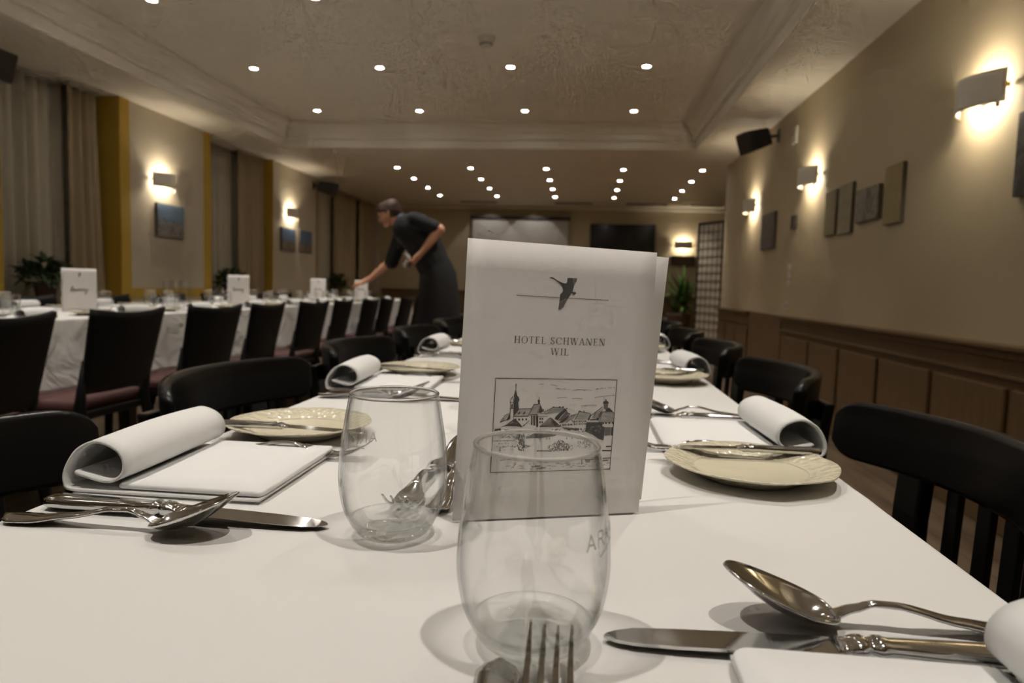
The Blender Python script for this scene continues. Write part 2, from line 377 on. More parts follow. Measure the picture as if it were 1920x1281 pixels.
# slots for ventilation in front of the back wall
for k, (a, b) in enumerate([(-2.34, -1.63), (-.59, .11), (.70, 1.44), (1.84, 2.4)]):
    t = thing('ceiling_vent', '%s dark slot vent from the windows along the far ceiling' % ORD[k], 'vent', (0, 12.62, ZS), 0, 'slot vents by the back wall')
    MB().box(a, b, -.10, .10, -.004, .003).build('vent_frame', 'white', t)
    for q in range(3): MB().box(a+.015, b-.015, -.09+.063*q, -.036+.063*q, -.007, -.002).build('slot', 'dark', t)
for x in (-1.85, -1.0): spot(x, 12.75, ZS-.02, 2.2, 1.5, .25, (x, 13.3, T+.9))
def detector(x, y, z, label, s=1):
    t = thing('smoke_detector', label, 'smoke detector', (x, y, z)); t.scale = (s, s, s)
    MB().lathe([(0, -.01), (.062, -.01), (.066, 0)], 32).build('mounting_plate', 'white', t, True)
    MB().lathe([(0, -.068), (.028, -.068), (.036, -.062), (.038, -.054), (.046, -.05), (.055, -.035), (.060, -.01)], 32).build('sensor_body', 'white', t, True)
    MB().lathe([(.036, -.0545), (.0475, -.0545), (.0475, -.0485), (.036, -.0485)], 32).build('slot_ring', 'ink2', t)
detector(-.775, 5.1, ZT, 'white round smoke detector on the tray ceiling')
detector(.375, 10.28, ZS, 'small smoke detector between spotlights of the low far ceiling')

# ------------------------------------------------------------------ wall sconces
def sconce(x, y, z, rz, label, power=1.0, seen=True):
    t = thing('wall_sconce', label, 'wall lamp', (x, y, z), rz, 'wall sconces')   # local +x points away from the wall
    m = MB(); W, H, D = .17, .068, .105
    m.grid(lambda u, v: (.028+D*(1-(2*u-1)**2)*.82, (2*u-1)*W, (2*v-1)*H), 20, 6)
    m.build('shade', 'sconce', t, True, sol=.004)
    MB().box(0, .012, -.06, .06, -.035, .035).build('wall_plate', 'white', t, bevel=.003)
    MB().box(.01, .036, -W+.004, -W+.012, -.01, .01).build('bracket', 'brass', t)
    MB().box(.01, .036, W-.012, W-.004, -.01, .01).build('bracket', 'brass', t)
    MB().lathe([(0, -.012), (.007, -.010), (.010, -.003), (.010, .003), (.006, .008), (0, .009)], 14).build('knob', 'white', t, True, loc=(.045, W-.02, -H-.008))
    MB().tube([(.05, -.05, 0), (.05, .05, 0)], .009, 12).build('lamp_tube', 'bulb', t, True)
    for dy in (-.04, .04):
        L = bpy.data.lights.new('sconce_glow', 'POINT'); L.energy = SCONCE_W*power; L.color = (1, .87, .68); L.shadow_soft_size = .02
        o = bpy.data.objects.new('sconce_glow', L); C.objects.link(o)
        o.location = Vector((x, y, z))+Matrix.Rotation(rz, 3, 'Z') @ Vector((.062, dy, 0))
sconce(XR, 3.2, T+1.05, PI, 'large white curved sconce beside the edge-cut picture on the wainscot wall')
sconce(XR, 5.45, T+1.06, PI, 'white curved sconce below the thermostat on the wainscot wall')
sconce(XR, 7.27, T+1.06, PI, 'small far white curved sconce near the corner of the wainscot wall')
sconce(XR, .95, T+1.06, PI, 'unseen white curved sconce added on the wainscot wall for more light')  # unseen sconce, added for the light it gives
sconce(XL, 6.24, T+1.09, 0, 'white curved sconce above the winter street picture')
sconce(XL, 9.13, T+1.10, 0, 'small white curved sconce above the pair of blue-sky pictures')
sconce(1.84, YB, T+1.055, -PI/2, 'white curved sconce on the back wall beside the lattice screen', 1.1)
# ------------------------------------------------------------------ pictures and small wall things
def picture(name, x, y0, y1, z0, z1, side, m, label, cat, d=.025):
    """side +1: on the left wall facing +x, -1: on the right wall facing -x"""
    t = thing(name, label, cat, (x, (y0+y1)/2, T+z0))
    w = (y1-y0)/2; h = z1-z0
    MB().box(min(0, side*d), max(0, side*d), -w, w, 0, h).build('canvas_block', 'canvas', t, bevel=.002)
    MB().box(min(side*d, side*(d+.002)), max(side*d, side*(d+.002)), -w+.003, w-.003, .003, h-.003).build('print', m, t)
picture('wall_picture', XL, 6.14, 6.58, .565, .88, 1, 'picA', 'bluish winter street picture under the sconce between yellow borders', 'picture')
picture('wall_picture', XL, 8.82, 9.26, .58, .89, 1, 'picB', 'blue-sky picture nearer the yellow pier, one of a pair', 'picture')
picture('wall_picture', XL, 9.41, 9.84, .59, .90, 1, 'picB', 'blue-sky picture nearer the black speaker, one of a pair', 'picture')
picture('wall_picture', XR, 2.38, 2.935, .58, .91, -1, 'picD', 'dark street picture cut off by the edge of the photo', 'picture')
picture('wall_panel', XR, 3.92, 4.135, .58, .905, -1, 'panelY', 'tall ochre wall panel, widest of three plain ones', 'wall panel', .022)
picture('wall_picture', XR, 4.20, 4.53, .63, .83, -1, 'picC', 'small grey picture between the plain wall panels', 'picture')
picture('wall_panel', XR, 4.615, 4.845, .58, .905, -1, 'panelG', 'grey-green plain wall panel beside the small grey picture', 'wall panel', .02)
picture('wall_panel', XR, 4.895, 5.105, .59, .90, -1, 'panelB', 'tan plain wall panel, farthest of three plain ones', 'wall panel', .02)
picture('wall_picture', XR, 6.40, 6.84, .59, .92, -1, 'picE', 'grey landscape picture below the small far sconce', 'picture')
t = thing('thermostat', 'flat white wall thermostat above a sconce', 'thermostat', (XR, 5.97, T+1.42))
MB().box(-.02, 0, -.055, .055, 0, .14).build('housing', 'white', t, bevel=.004); MB().box(-.023, -.02, -.03, .03, .07, .11).build('display', 'ink3', t)
t = thing('wall_sensor', 'small dark box on the wall below a sconce', 'wall box', (XR, 5.85, T+.71))
MB().box(-.03, 0, -.035, .035, 0, .11).build('housing', 'wood', t, bevel=.004); MB().box(-.033, -.03, -.02, .02, .06, .09).build('slot', 'dark', t)
for k, z in enumerate((.40, .335, .27)):
    t = thing('light_switch', 'white light switch above the wainscot pilaster, %s from the top' % ORD[k], 'switch', (XR, 5.93, T+z), 0, 'stacked light switches')
    MB().box(-.008, 0, -.04, .04, -.028, .028).build('switch_plate', 'white', t, bevel=.003); MB().box(-.012, -.008, -.02, .02, -.018, .018).build('rocker', 'white', t, bevel=.002)
t = thing('wall_outlet', 'white socket just above the wainscot pilaster', 'socket', (XR, 5.95, T+.08))
MB().box(-.008, 0, -.04, .04, -.035, .035).build('socket_plate', 'white', t, bevel=.003); MB().lathe([(0, 0), (.02, 0), (.024, .004)], 16).build('socket_cup', 'ink3', t, loc=(-.009, 0, 0)).rotation_euler = (0, PI/2, 0)
# loudspeakers
def speaker(px, py, pz, d, label):
    """wall bracket at p, body pointing along d"""
    t = thing('loudspeaker', label, 'speaker', (px, py, pz))
    d = Vector(d).normalized(); q = d.to_track_quat('X', 'Z')
    n = 1 if px < 0 else -1
    MB().box(min(0, n*.012), max(0, n*.012), -.035, .035, -.055, .055).build('wall_plate', 'dark', t, bevel=.003)
    a = Vector((n*.012, 0, 0)); b = Vector((n*.07, 0, 0)) + d*.03
    MB().tube([a, a.lerp(b, .5), b], .013, 10).build('bracket_arm', 'dark', t, True)
    m = MB(); rings = []
    for s, w_, h_ in ((.0, .05, .05), (.02, .075, .075), (.13, .085, .085), (.25, .10, .095)):
        rings.append([(s, sx*w_, sz*h_) for sx, sz in ((-1, -1), (1, -1), (1, 1), (-1, 1))])
    m.rings(rings); o = m.build('cabinet', 'dark', t, bevel=.008, loc=b); o.rotation_mode = 'QUATERNION'; o.rotation_quaternion = q
    g = MB().box(.25, .258, -.09, .09, -.085, .085).build('grille', 'wood', t, bevel=.003, loc=b); g.rotation_mode = 'QUATERNION'; g.rotation_quaternion = q
speaker(XR, 6.5, T+1.60, (-.85, -.25, -.30), 'black loudspeaker on a bracket high on the wainscot wall')
speaker(XL, 9.95, T+1.60, (.8, -.12, -.18), 'small black loudspeaker by the far window curtains')
speaker(XL, 4.10, T+1.56, (.8, -.02, -.22), 'black loudspeaker cut off by the photo edge above the sheer curtain')

# ------------------------------------------------------------------ curtains
def curtain(name, y0, y1, x, amp, lam, m, label, cat, zb=T-.3, gather=None, seed=0, thick=.003):
    t = thing(name, label, cat, (x, (y0+y1)/2, zb)); rnd = random.Random(seed); H = ZS-.03-zb
    n = max(24, int((y1-y0)/lam*14)); ph = [rnd.uniform(-.9, .9) for _ in range(60)]
    def fn(u, v):
        yy = y0+(y1-y0)*u; z = H*v
        f = (yy-y0)/lam; k = int(f); p = ph[k % 60]*(1-(f-k))+ph[(k+1) % 60]*(f-k)
        a = amp*(.75+.35*math.sin(f*1.7+seed))*(.8+.3*(1-v))
        y = yy
        if gather:
            c, flare = gather; y = c+(yy-c)*(1+flare*(1-v)**1.3)
        return (a*math.sin(2*PI*f+p*.8+.4*(1-v)*math.sin(f*2.3)), y-(y0+y1)/2, z)
    MB().grid(fn, n, 14).build('cloth', m, t, True, sol=thick)
    MB().box(-.02, .02, -(y1-y0)/2, (y1-y0)/2, H-.002, H+.026).build('curtain_rail', 'frame', t)
curtain('sheer_curtain', 4.46, 5.60, -4.31, .045, .13, 'sheer', 'pale sheer curtain behind the foremost standing card', 'curtain', seed=2)
curtain('drape', 4.43, 4.56, -4.17, .030, .07, 'drape', 'narrow beige drape at the photo edge beside the sheer curtain', 'curtain', seed=3)
curtain('drape', 5.22, 5.56, -4.19, .035, .09, 'drape', 'beige drape flaring beside the yellow pier with the winter street picture', 'curtain', gather=(5.25, .32), seed=5)
curtain('sheer_curtain', 7.16, 8.55, -4.31, .045, .13, 'sheer', 'sheer curtain between the two piers carrying sconces', 'curtain', seed=8)
curtain('drape', 7.14, 7.22, -4.16, .02, .06, 'drape', 'thin edge of beige drape past the yellow border', 'curtain', seed=4)
curtain('drape', 7.95, 8.56, -4.19, .035, .10, 'drape', 'beige drape against the far yellow pier reveal', 'curtain', seed=9)
curtain('drape', 10.08, 10.34, -4.15, .035, .09, 'drape', 'beige drape right under the small far loudspeaker', 'curtain', seed=11)
curtain('sheer_curtain', 10.1, 13.05, -4.31, .045, .13, 'sheer', 'sheer curtain of the farthest window', 'curtain', seed=12)
curtain('drape', 11.15, 12.25, -4.18, .045, .16, 'drape', 'wide beige drape in the middle of the farthest window', 'curtain', seed=14)
curtain('drape', 12.35, 13.10, -4.16, .045, .14, 'drape', 'beige drape meeting the back wall behind the waiter', 'curtain', seed=16)
curtain('drape', 1.92, 3.08, -4.2, .04, .14, 'drape', 'beige drape outside the view near the camera', 'curtain', seed=18)

# ------------------------------------------------------------------ back wall things
t = thing('projection_screen', 'white roll-down projection screen on the back wall', 'projection screen', (-1.265, YB, T))
MB().box(-.925, .925, -.105, -.095, .16, 1.47).build('screen_cloth', 'screen', t)
MB().box(-.96, .96, -.15, -.0, 1.475, 1.53).build('roller_case', 'dark', t, bevel=.006)
MB().box(-.93, .93, -.115, -.085, .135, .16).build('weight_bar', 'dark', t)
t = thing('television', 'black flat television on the back wall', 'television', (.695, YB, T))
MB().box(-.61, .61, -.07, -.02, .71, 1.42).build('casing', 'dark', t, bevel=.008)
MB().box(-.595, .595, -.073, -.069, .73, 1.405).build('display', 'tv', t)
MB().box(-.2, .2, -.02, 0, .9, 1.2).build('wall_mount', 'dark', t)
t = thing('wall_shelf_box', 'dark horizontal box hanging under the back wall sconce', 'wall box', (1.84, YB, T+.68))
MB().box(-.22, .22, -.09, 0, 0, .17).build('box_body', 'wood', t, bevel=.005); MB().box(-.20, .20, -.094, -.089, .02, .15).build('front_panel', 'pot', t)
# shoji-like lattice screen
t = thing('lattice_screen', 'tall folding screen of dark frame and paper lattice by the corner', 'folding screen', (1.93, 10.95, 0), math.atan2(-.5, .28))
W, H = .285, T+1.27
for s in (-1, 1): MB().box(s*W-.017, s*W+.017, -.012, .012, 0, H).build('stile', 'wood', t)
MB().box(-W, W, -.012, .012, H-.035, H).build('top_rail', 'wood', t); MB().box(-W, W, -.012, .012, .05, .10).build('bottom_rail', 'wood', t)
MB().box(-W, W, .002, .004, .10, H-.03).build('paper', 'shoji', t)
for k in range(1, 5): MB().box(-W+2*W*k/5-.005, -W+2*W*k/5+.005, -.008, .002, .1, H-.03).build('lattice_bar', 'lattice', t)
for k in range(1, 15): MB().box(-W, W, -.009, .003, .1+(H-.13)*k/15-.005, .1+(H-.13)*k/15+.005).build('lattice_bar', 'lattice', t)

# ------------------------------------------------------------------ plants
def leaf_strip(m, base, direction, L, w, droop, n=6, twist=0):
    base = Vector(base); d = Vector(direction).normalized(); side = d.cross(Vector((0, 0, 1)))
    side = side.normalized() if side.length > .05 else Vector((1, 0, 0))
    i = len(m.v)
    for k in range(n+1):
        s = k/n; p = base+d*(L*s)+Vector((0, 0, -droop*L*s*s)); ww = w*math.sin(PI*min(.98, .12+.86*s))**.7*(1-.3*s)
        nrm = Vector((0, 0, 1))
        m.v += [tuple(p-side*ww), tuple(p+Vector((0, 0, -.25*ww))), tuple(p+side*ww)]
    for k in range(n):
        a = i+3*k; m.f += [(a, a+1, a+4, a+3), (a+1, a+2, a+5, a+4)]
def yucca():
    t = thing('potted_yucca', 'tall potted yucca with sword leaves in front of the back wall', 'potted plant', (1.62, 11.9, 0)); rnd = random.Random(4)
    MB().lathe([(0, 0), (.15, 0), (.17, .02), (.20, .50), (.21, .52), (.21, .55), (.19, .55), (.185, .50), (0, .50)], 28).build('pot', 'pot', t, True)
    MB().lathe([(0, .505), (.185, .505)], 24).build('soil', 'soil', t)
    for (sx, sy, h) in ((.05, 0, .32), (-.07, .03, .12), (.09, -.06, .18)):
        MB().tube([(sx*.6, sy*.6, .49), (sx, sy, .5+h)], [.022, .017], 10).build('stem', 'lattice', t, True)
        for k in range(17):
            a = rnd.uniform(0, 2*PI); e = rnd.uniform(.25, 1.45); L = rnd.uniform(.45, .80)
            m = MB(); leaf_strip(m, (sx, sy, .5+h-rnd.uniform(0, .06)), (math.cos(a)*math.cos(e), math.sin(a)*math.cos(e), math.sin(e)), L, rnd.uniform(.022, .036), rnd.uniform(.05, .5))
            m.build('leaf', 'leaf2' if rnd.random() < .5 else 'leaf', t, True, sol=.002)
yucca()
def bush(x, y, label, r=.20, seed=0):
    t = thing('potted_plant', label, 'potted plant', (x, y, T)); rnd = random.Random(seed)
    MB().lathe([(0, 0), (.06, 0), (.065, .01), (.08, .10), (.085, .105), (.085, .115), (.075, .115), (.072, .095), (0, .095)], 20).build('pot', 'pot', t, True)
    for k in range(6):
        a = k*1.05; MB().tube([(0, 0, .09), (.06*math.cos(a), .08*math.sin(a), .22)], [.006, .004], 6).build('stem', 'lattice', t, True)
    for k in range(170):
        a = rnd.uniform(0, 2*PI); e = rnd.uniform(-.5, 1.4); q = rnd.uniform(.05, 1)**.5
        b = (q*r*.55*math.cos(a)*math.cos(e), q*r*1.0*math.sin(a)*math.cos(e), .15+r*.65*q*math.sin(e))
        m = MB(); aa = a+rnd.uniform(-.8, .8); ee = rnd.uniform(-.5, .9)
        leaf_strip(m, b, (math.cos(aa)*math.cos(ee)*.7, math.sin(aa)*math.cos(ee), math.sin(ee)), rnd.uniform(.06, .11), rnd.uniform(.018, .030), rnd.uniform(0, .4), 4)
        m.build('leaf', 'leaf', t, True, sol=.001)
bush(-4.02, 4.75, 'dark leafy plant on the sill behind the foremost standing card', .22, 1)
bush(-4.0, 7.42, 'dark leafy plant on the sill beside the second yellow border', .22, 2)
bush(-4.02, 10.9, 'dark leafy plant on the farthest window sill', .24, 3)

# ================================================================== TABLES
EL, ER = -.405, .2547        # long edges of the near table
def cloth_top(name, x0, x1, y0, y1, drop, label, seed, amp, creases=(), xcreases=(), mt='cloth'):
    rnd = random.Random(seed); ny = int((y1-y0)/.03); r = .012
    sec = []
    for k in range(9): sec.append((x0, -drop+(drop-r)*k/8, 1-k/8))
    for k in range(1, 5): a = PI/2*k/5; sec.append((x0+r-r*math.cos(a), -r+r*math.sin(a), 0))
    nx = 46
    for k in range(nx+1): sec.append((x0+r+(x1-x0-2*r)*k/nx, 0, 0))
    for k in range(1, 5): a = PI/2*k/5; sec.append((x1-r+r*math.sin(a), -r+r*math.cos(a), 0))
    for k in range(9): sec.append((x1, -r-(drop-r)*k/8, k/8))
    ph = [rnd.uniform(0, 6.28) for _ in range(8)]
    def wob(y, s): return math.sin(y*7.3+ph[0]+s)+.7*math.sin(y*13.1+ph[1]+2*s)+.5*math.sin(y*23+ph[2]-s)
    m = MB(); rings = []
    for j in range(ny+1):
        y = y0+(y1-y0)*j/ny; ring = []
        for (x, z, d) in sec:
            X, Z = x, z
            if d > 0:
                sg = -1 if x < (x0+x1)/2 else 1
                X = x+sg*(amp*d**.8*(1.1+wob(y, sg*3*z)*.55)+.006*d)
                Z = z+(.02*math.sin(y*3+ph[3]) if d > .95 else 0)
            else:
                Z = z-.0008+.00035*math.sin(9*x+4*y+ph[4])+.0003*math.sin(21*x-6*y+ph[5])
                for cx in creases: Z += .0018*math.exp(-((x-cx-.004*math.sin(2*y))/.0035)**2)-.0007*math.exp(-((x-cx-.009)/.004)**2)
                for cy in xcreases: Z += .0010*math.exp(-((y-cy)/.006)**2)
                if z > -1e-6: Z = min(Z, .0003)
            ring.append((X, y, T+Z))
        rings.append(ring)
    m.rings(rings, cap=False, closed=False)
    for yy, s in ((y0, 1), (y1, -1)):      # the ends hang down too
        m.grid(lambda u, v: (x0+(x1-x0)*u, yy-s*(.004+.012*math.sin(u*14)*(1-v)), T-.001-drop*(1-v)), 24, 6)
    o = m.build(name, mt, None, True, sol=.0012, fixn=False)
    return tag(o, label, 'tablecloth')
def table(name, x0, x1, y0, y1, label):
    t = thing(name, label, 'table', ((x0+x1)/2, (y0+y1)/2, 0)); a, b = (x1-x0)/2-.006, (y1-y0)/2-.01
    MB().box(-a, a, -b, b, T-.034, T-.006).build('tabletop', 'wood', t, bevel=.003)
    n = max(2, round((y1-y0)/1.7)+1)
    for k in range(n):
        y = -b+.12+(2*b-.24)*k/(n-1)
        for s in (-1, 1): MB().bar((s*(a-.07), y, 0), (s*(a-.07), y, T-.034), .05, .05).build('leg', 'wood', t)
Y1 = 5.45
table('dining_table', EL, ER, -.75, Y1, 'long dining table under the white cloth in front')
cloth_top('tablecloth', EL, ER, -.75, Y1, .24, 'smooth white cloth on the near table with the large menu card', 3, .004, creases=(.165, -.10), xcreases=(.345, .60, 1.2))
LX0, LX1, LY0, LY1 = -2.76, -2.03, 1.2, 8.0
table('dining_table', LX0, LX1, LY0, LY1, 'long dining table along the windows, under a hanging cloth')
cloth_top('tablecloth', LX0, LX1, LY0, LY1, .295, 'creased white cloth hanging from the table along the windows', 9, .016, mt='cloth2')

# ================================================================== CHAIRS (local: face -x, floor at z 0)
def bistro_chair():
    t = thing('bistro_chair', 'x', 'chair')
    xr = lambda y: .21-.09*(y/.245)**2
    zt, hh = T+.016, .086
    rings = []
    N = 44
    for k in range(N+1):                       # curved top rail with rounded ends
        y = -.245*math.cos(PI*k/N); e = min(1, (.245-abs(y))/.035); q = math.sqrt(max(0, 1-(1-e)**2))*.62+.38
        th = .011; z1 = zt-hh/2+hh/2*q; z0 = zt-hh/2-hh/2*q
        x = xr(y); tilt = .012
        rg = []
        for (sx, sz) in ((-1, -.85), (-.75, -1), (.75, -1), (1, -.85), (1, .85), (.75, 1), (-.75, 1), (-1, .85)):
            z = zt-hh/2+sz*hh/2*q; rg.append((x+sx*th*(1 if k not in (0, N) else .5)+tilt*(z-zt)/hh*-1*-.6, y, z))
        rings.append(rg)
    o = MB().rings(rings).build('top_rail', 'black', t, True)
    for s in (-1, 1):
        y = s*.155
        def post(v):
            return (xr(y)+.02 - .045*(1-v)*v*4*.25, y, .44+(zt-.05-.44)*v)
        rings = [[(p[0]+a*.010, p[1]+b*.034, p[2]) for a, b in ((-1, -1), (1, -1), (1, 1), (-1, 1))] for p in (post(v/6) for v in range(7))]
        MB().rings(rings).build('back_post', 'black', t, bevel=.004)
        MB().tube([(.235, s*.185, 0), (.20, s*.17, .22), (.185, s*.158, .45)], [.013, .016, .019], 10).build('leg', 'black', t, True)
        MB().tube([(-.19, s*.19, 0), (-.165, s*.165, .44)], [.012, .019], 10).build('leg', 'black', t, True)
    for y in (-.081, -.027, .027, .081):
        MB().bar((xr(y)+.008-.012, y, .50), (xr(y)+.004, y, zt-hh+.01), .009, .029).build('slat', 'black', t, bevel=.002)
    MB().bar((.185, -.15, .50), (.185, .15, .50), .02, .03).build('cross_rail', 'black', t, bevel=.003)
    sq = lambda a: (abs(math.cos(a))**.6*math.copysign(1, math.cos(a)), abs(math.sin(a))**.6*math.copysign(1, math.sin(a)))
    MB().rings([[(.005+.205*f*sq(2*PI*k/32)[0], .205*f*sq(2*PI*k/32)[1], z) for k in range(32)] for f, z in ((.97, .425), (1, .432), (1, .448), (.97, .456), (.8, .452))]).build('seat', 'black', t, True)
    MB().tube([(-.17, -.175, .2), (0, -.172, .21), (.2, -.172, .22)], .009, 8).build('stretcher', 'black', t, True)
    MB().tube([(-.17, .175, .2), (0, .172, .21), (.2, .172, .22)], .009, 8).build('stretcher', 'black', t, True)
    return t
bc = Stamp(bistro_chair())
RY = [.20, .83, 1.53, 2.20, 2.87, 3.54, 4.21, 4.88]
LYs = [-.14, .50, 1.14, 1.79, 2.44, 3.10, 3.75, 4.40, 5.05]
for k, y in enumerate(RY):
    rv = random.Random(k); bc.put((.28+rv.uniform(-.008, .008) if k > 2 else .28, y, 0), 0, '%s black slatted chair on the wainscot side of the near table' % ORD[k], 'slatted chairs at the near table')
for k, y in enumerate(LYs):
    bc.put((-.46, y, 0), PI, '%s black slatted chair on the aisle side of the near table' % ORD[k], 'slatted chairs at the near table')
def slab_chair():
    t = thing('slab_back_chair', 'x', 'chair')
    def bk(u, v):                               # slab leans back, hollow across, top edge dips in the middle
        y = (2*u-1); z0, z1 = .50, T+.055-.016*(1-y*y)
        z = z0+(z1-z0)*v
        return (.165+.075*((z-.45)/.36)-.028*(1-y*y)*-1-.02, y*(.185+.022*v), z)
    MB().grid(bk, 16, 10).build('back_slab', 'chairback', t, True, sol=.014, off=0)
    for s in (-1, 1):
        MB().tube([(.225, s*.185, 0), (.185, s*.18, .25), (.145, s*.178, .45), (.172, s*.186, .62)], [.014, .018, .020, .008], 8).build('leg', 'chairback', t, True)
        MB().tube([(-.20, s*.185, 0), (-.19, s*.18, .43)], [.013, .018], 8).build('leg', 'chairback', t, True)
    MB().box(-.205, .15, -.19, .19, .40, .43).build('seat_frame', 'chairback', t, bevel=.006)
    MB().box(-.21, .135, -.195, .195, .43, .475).build('seat_cushion', 'red', t, True, bevel=.016)
    return t
sc2 = Stamp(slab_chair())
LA = [1.82, 2.41, 2.98, 3.52, 4.14, 4.74, 5.27, 5.85, 6.45, 7.05]
for k, y in enumerate(LA):
    rv = random.Random(50+k); sc2.put((-1.905+rv.uniform(-.02, .02), y, 0), rv.uniform(-.05, .05), '%s slab-backed chair with red seat on the aisle side of the window table' % ORD[k], 'slab-backed chairs at the window table')
for k, y in enumerate([2.2, 2.85, 3.5, 4.15, 4.8, 5.45, 6.1, 6.75]):
    sc2.put((-2.86, y, 0), PI, '%s slab-backed chair half hidden on the window side of the window table' % ORD[k], 'window-side chairs behind the window table')

# ================================================================== TABLEWARE
def lerp_tab(tab, x):
    for (a, b) in zip(tab[:-1], tab[1:]):
        if x <= b[0]:
            q = (x-a[0])/(b[0]-a[0]); q = max(0, min(1, q)); q = q*q*(3-2*q)*.5+q*.5
            return [p+(r-p)*q for p, r in zip(a[1:], b[1:])]
    return list(tab[-1][1:])
def strip(tab, n, nt, curve):
    """surface along x: tab rows (x, half width, z); curve(x, t) adds to z"""
    x0, x1 = tab[0][0], tab[-1][0]
    def fn(u, v):
        x = x0+(x1-x0)*u; hw, z = lerp_tab(tab, x); t = 2*v-1
        return (x, hw*t, z+curve(x, t))
    return MB().grid(fn, n, nt)
HANDLE = [(0, .0030, .0035), (.002, .0072, .003), (.008, .0100, .0028), (.022, .0094, .003), (.050, .0052, .0065), (.080, .0034, .0125), (.092, .0032, .0128), (.103, .0035, .010), (.113, .0052, .006)]
def make_spoon(name, s=1.0):
    t = thing(name, 'x', 'spoon')
    h = [(x*s, a*s, z) for x, a, z in HANDLE]
    strip(h, 44, 6, lambda x, q: .0016*(1-q*q) if x < .1*s else 0).build('handle', 'steel', t, True, sol=.0016, off=-1)
    def bw(u, v):                               # egg-shaped bowl, rim rising towards the tip
        q = .5-.5*math.cos(PI*u); tq = 2*v-1
        e = (q-.50)/.50; w_ = .0198*math.sqrt(max(0, 1-abs(e)**2.3))*(1.02-.10*e)+(.0034*(1-q)**6 if q < .5 else 0)+.0002
        dep = .0098*(math.sin(PI*min(1, q*.97+.02)**.85))
        return ((.1105+.0575*q)*s, s*w_*tq, .0066+.0215*q**1.12-dep*s*(1-tq*tq))
    MB().grid(bw, 36, 16).build('bowl', 'steel', t, True, sol=.0013, off=0)
    return t
def make_fork(name, s=1.0):
    t = thing(name, 'x', 'fork')
    h = [(x*s, a*s, z*.9) for x, a, z in HANDLE[:-2]]+[(.108*s, .0034*s, .0095)]
    strip(h, 40, 6, lambda x, q: .0014*(1-q*q) if x < .1*s else 0).build('handle', 'steel', t, True, sol=.0017)
    zc = lambda x: .0095-.0075*math.sin(min(1, (x/s-.106)/.030)*PI/2)+max(0, (x/s-.134))*.02+max(0, (x/s-.138))**2*11
    strip([(.106*s, .0036*s, 0), (.116*s, .0075*s, 0), (.124*s, .0112*s, 0), (.134*s, .0118*s, 0)], 10, 8, lambda x, q: zc(x)+.0012*q*q).build('head', 'steel', t, True, sol=.0018)
    for k in range(4):
        y = (-.0099+.0066*k)*s; m = MB(); rings = []
        for j in range(11):
            x = (.132+.043*j/10)*s; w_ = (.0019-.0011*(j/10)**2)*s; z = zc(x)+.0012*((y/.0118/s)**2); th = .0009-.0004*j/10
            rings.append([(x, y-w_, z-th-.0008), (x, y+w_, z-th-.0008), (x, y+w_, z+th-.0008), (x, y-w_, z+th-.0008)])
        m.rings(rings).build('tine', 'steel', t, bevel=.0004)
    return t
def make_knife(name, s=1.0):
    t = thing(name, 'x', 'knife')
    rings = []
    for (x, a, b) in ((0, .0035, .002), (.0015, .0068, .0036), (.006, .0086, .0046), (.02, .0088, .0048), (.06, .0072, .0046), (.082, .0060, .0045), (.085, .0072, .0052), (.088, .0072, .0052), (.0895, .0056, .0042), (.092, .0058, .0042), (.094, .0074, .005), (.098, .0070, .0046), (.101, .0062, .0032), (.106, .0085, .0016)):
        ring = []
        for k in range(16):
            q = 2*PI*k/16; cx, sx = math.cos(q), math.sin(q)
            ring.append((x*s, a*s*math.copysign(abs(cx)**.7, cx), .0052*s+b*s*math.copysign(abs(sx)**.7, sx)))
        rings.append(ring)
    MB().rings(rings).build('handle', 'steel', t, True)
    bl = [(.104, .0085, -.0085), (.12, .0088, -.0092), (.15, .0090, -.0098), (.18, .0086, -.0098), (.200, .0070, -.0090), (.209, .0048, -.0060), (.2135, .002, -.003), (.215, .0002, -.0004)]
    m = MB(); rings = []
    for (x, yt, yb) in bl:
        z = .0050-.0034*(x-.104)/.111
        rings.append([(x*s, yb*s, z*s-.0001), (x*s, yt*s, (z-.0008)*s), (x*s, yt*s, (z+.0008)*s), (x*s, yb*s, z*s+.0001)])
    m.rings(rings).build('blade', 'steel', t)
    return t
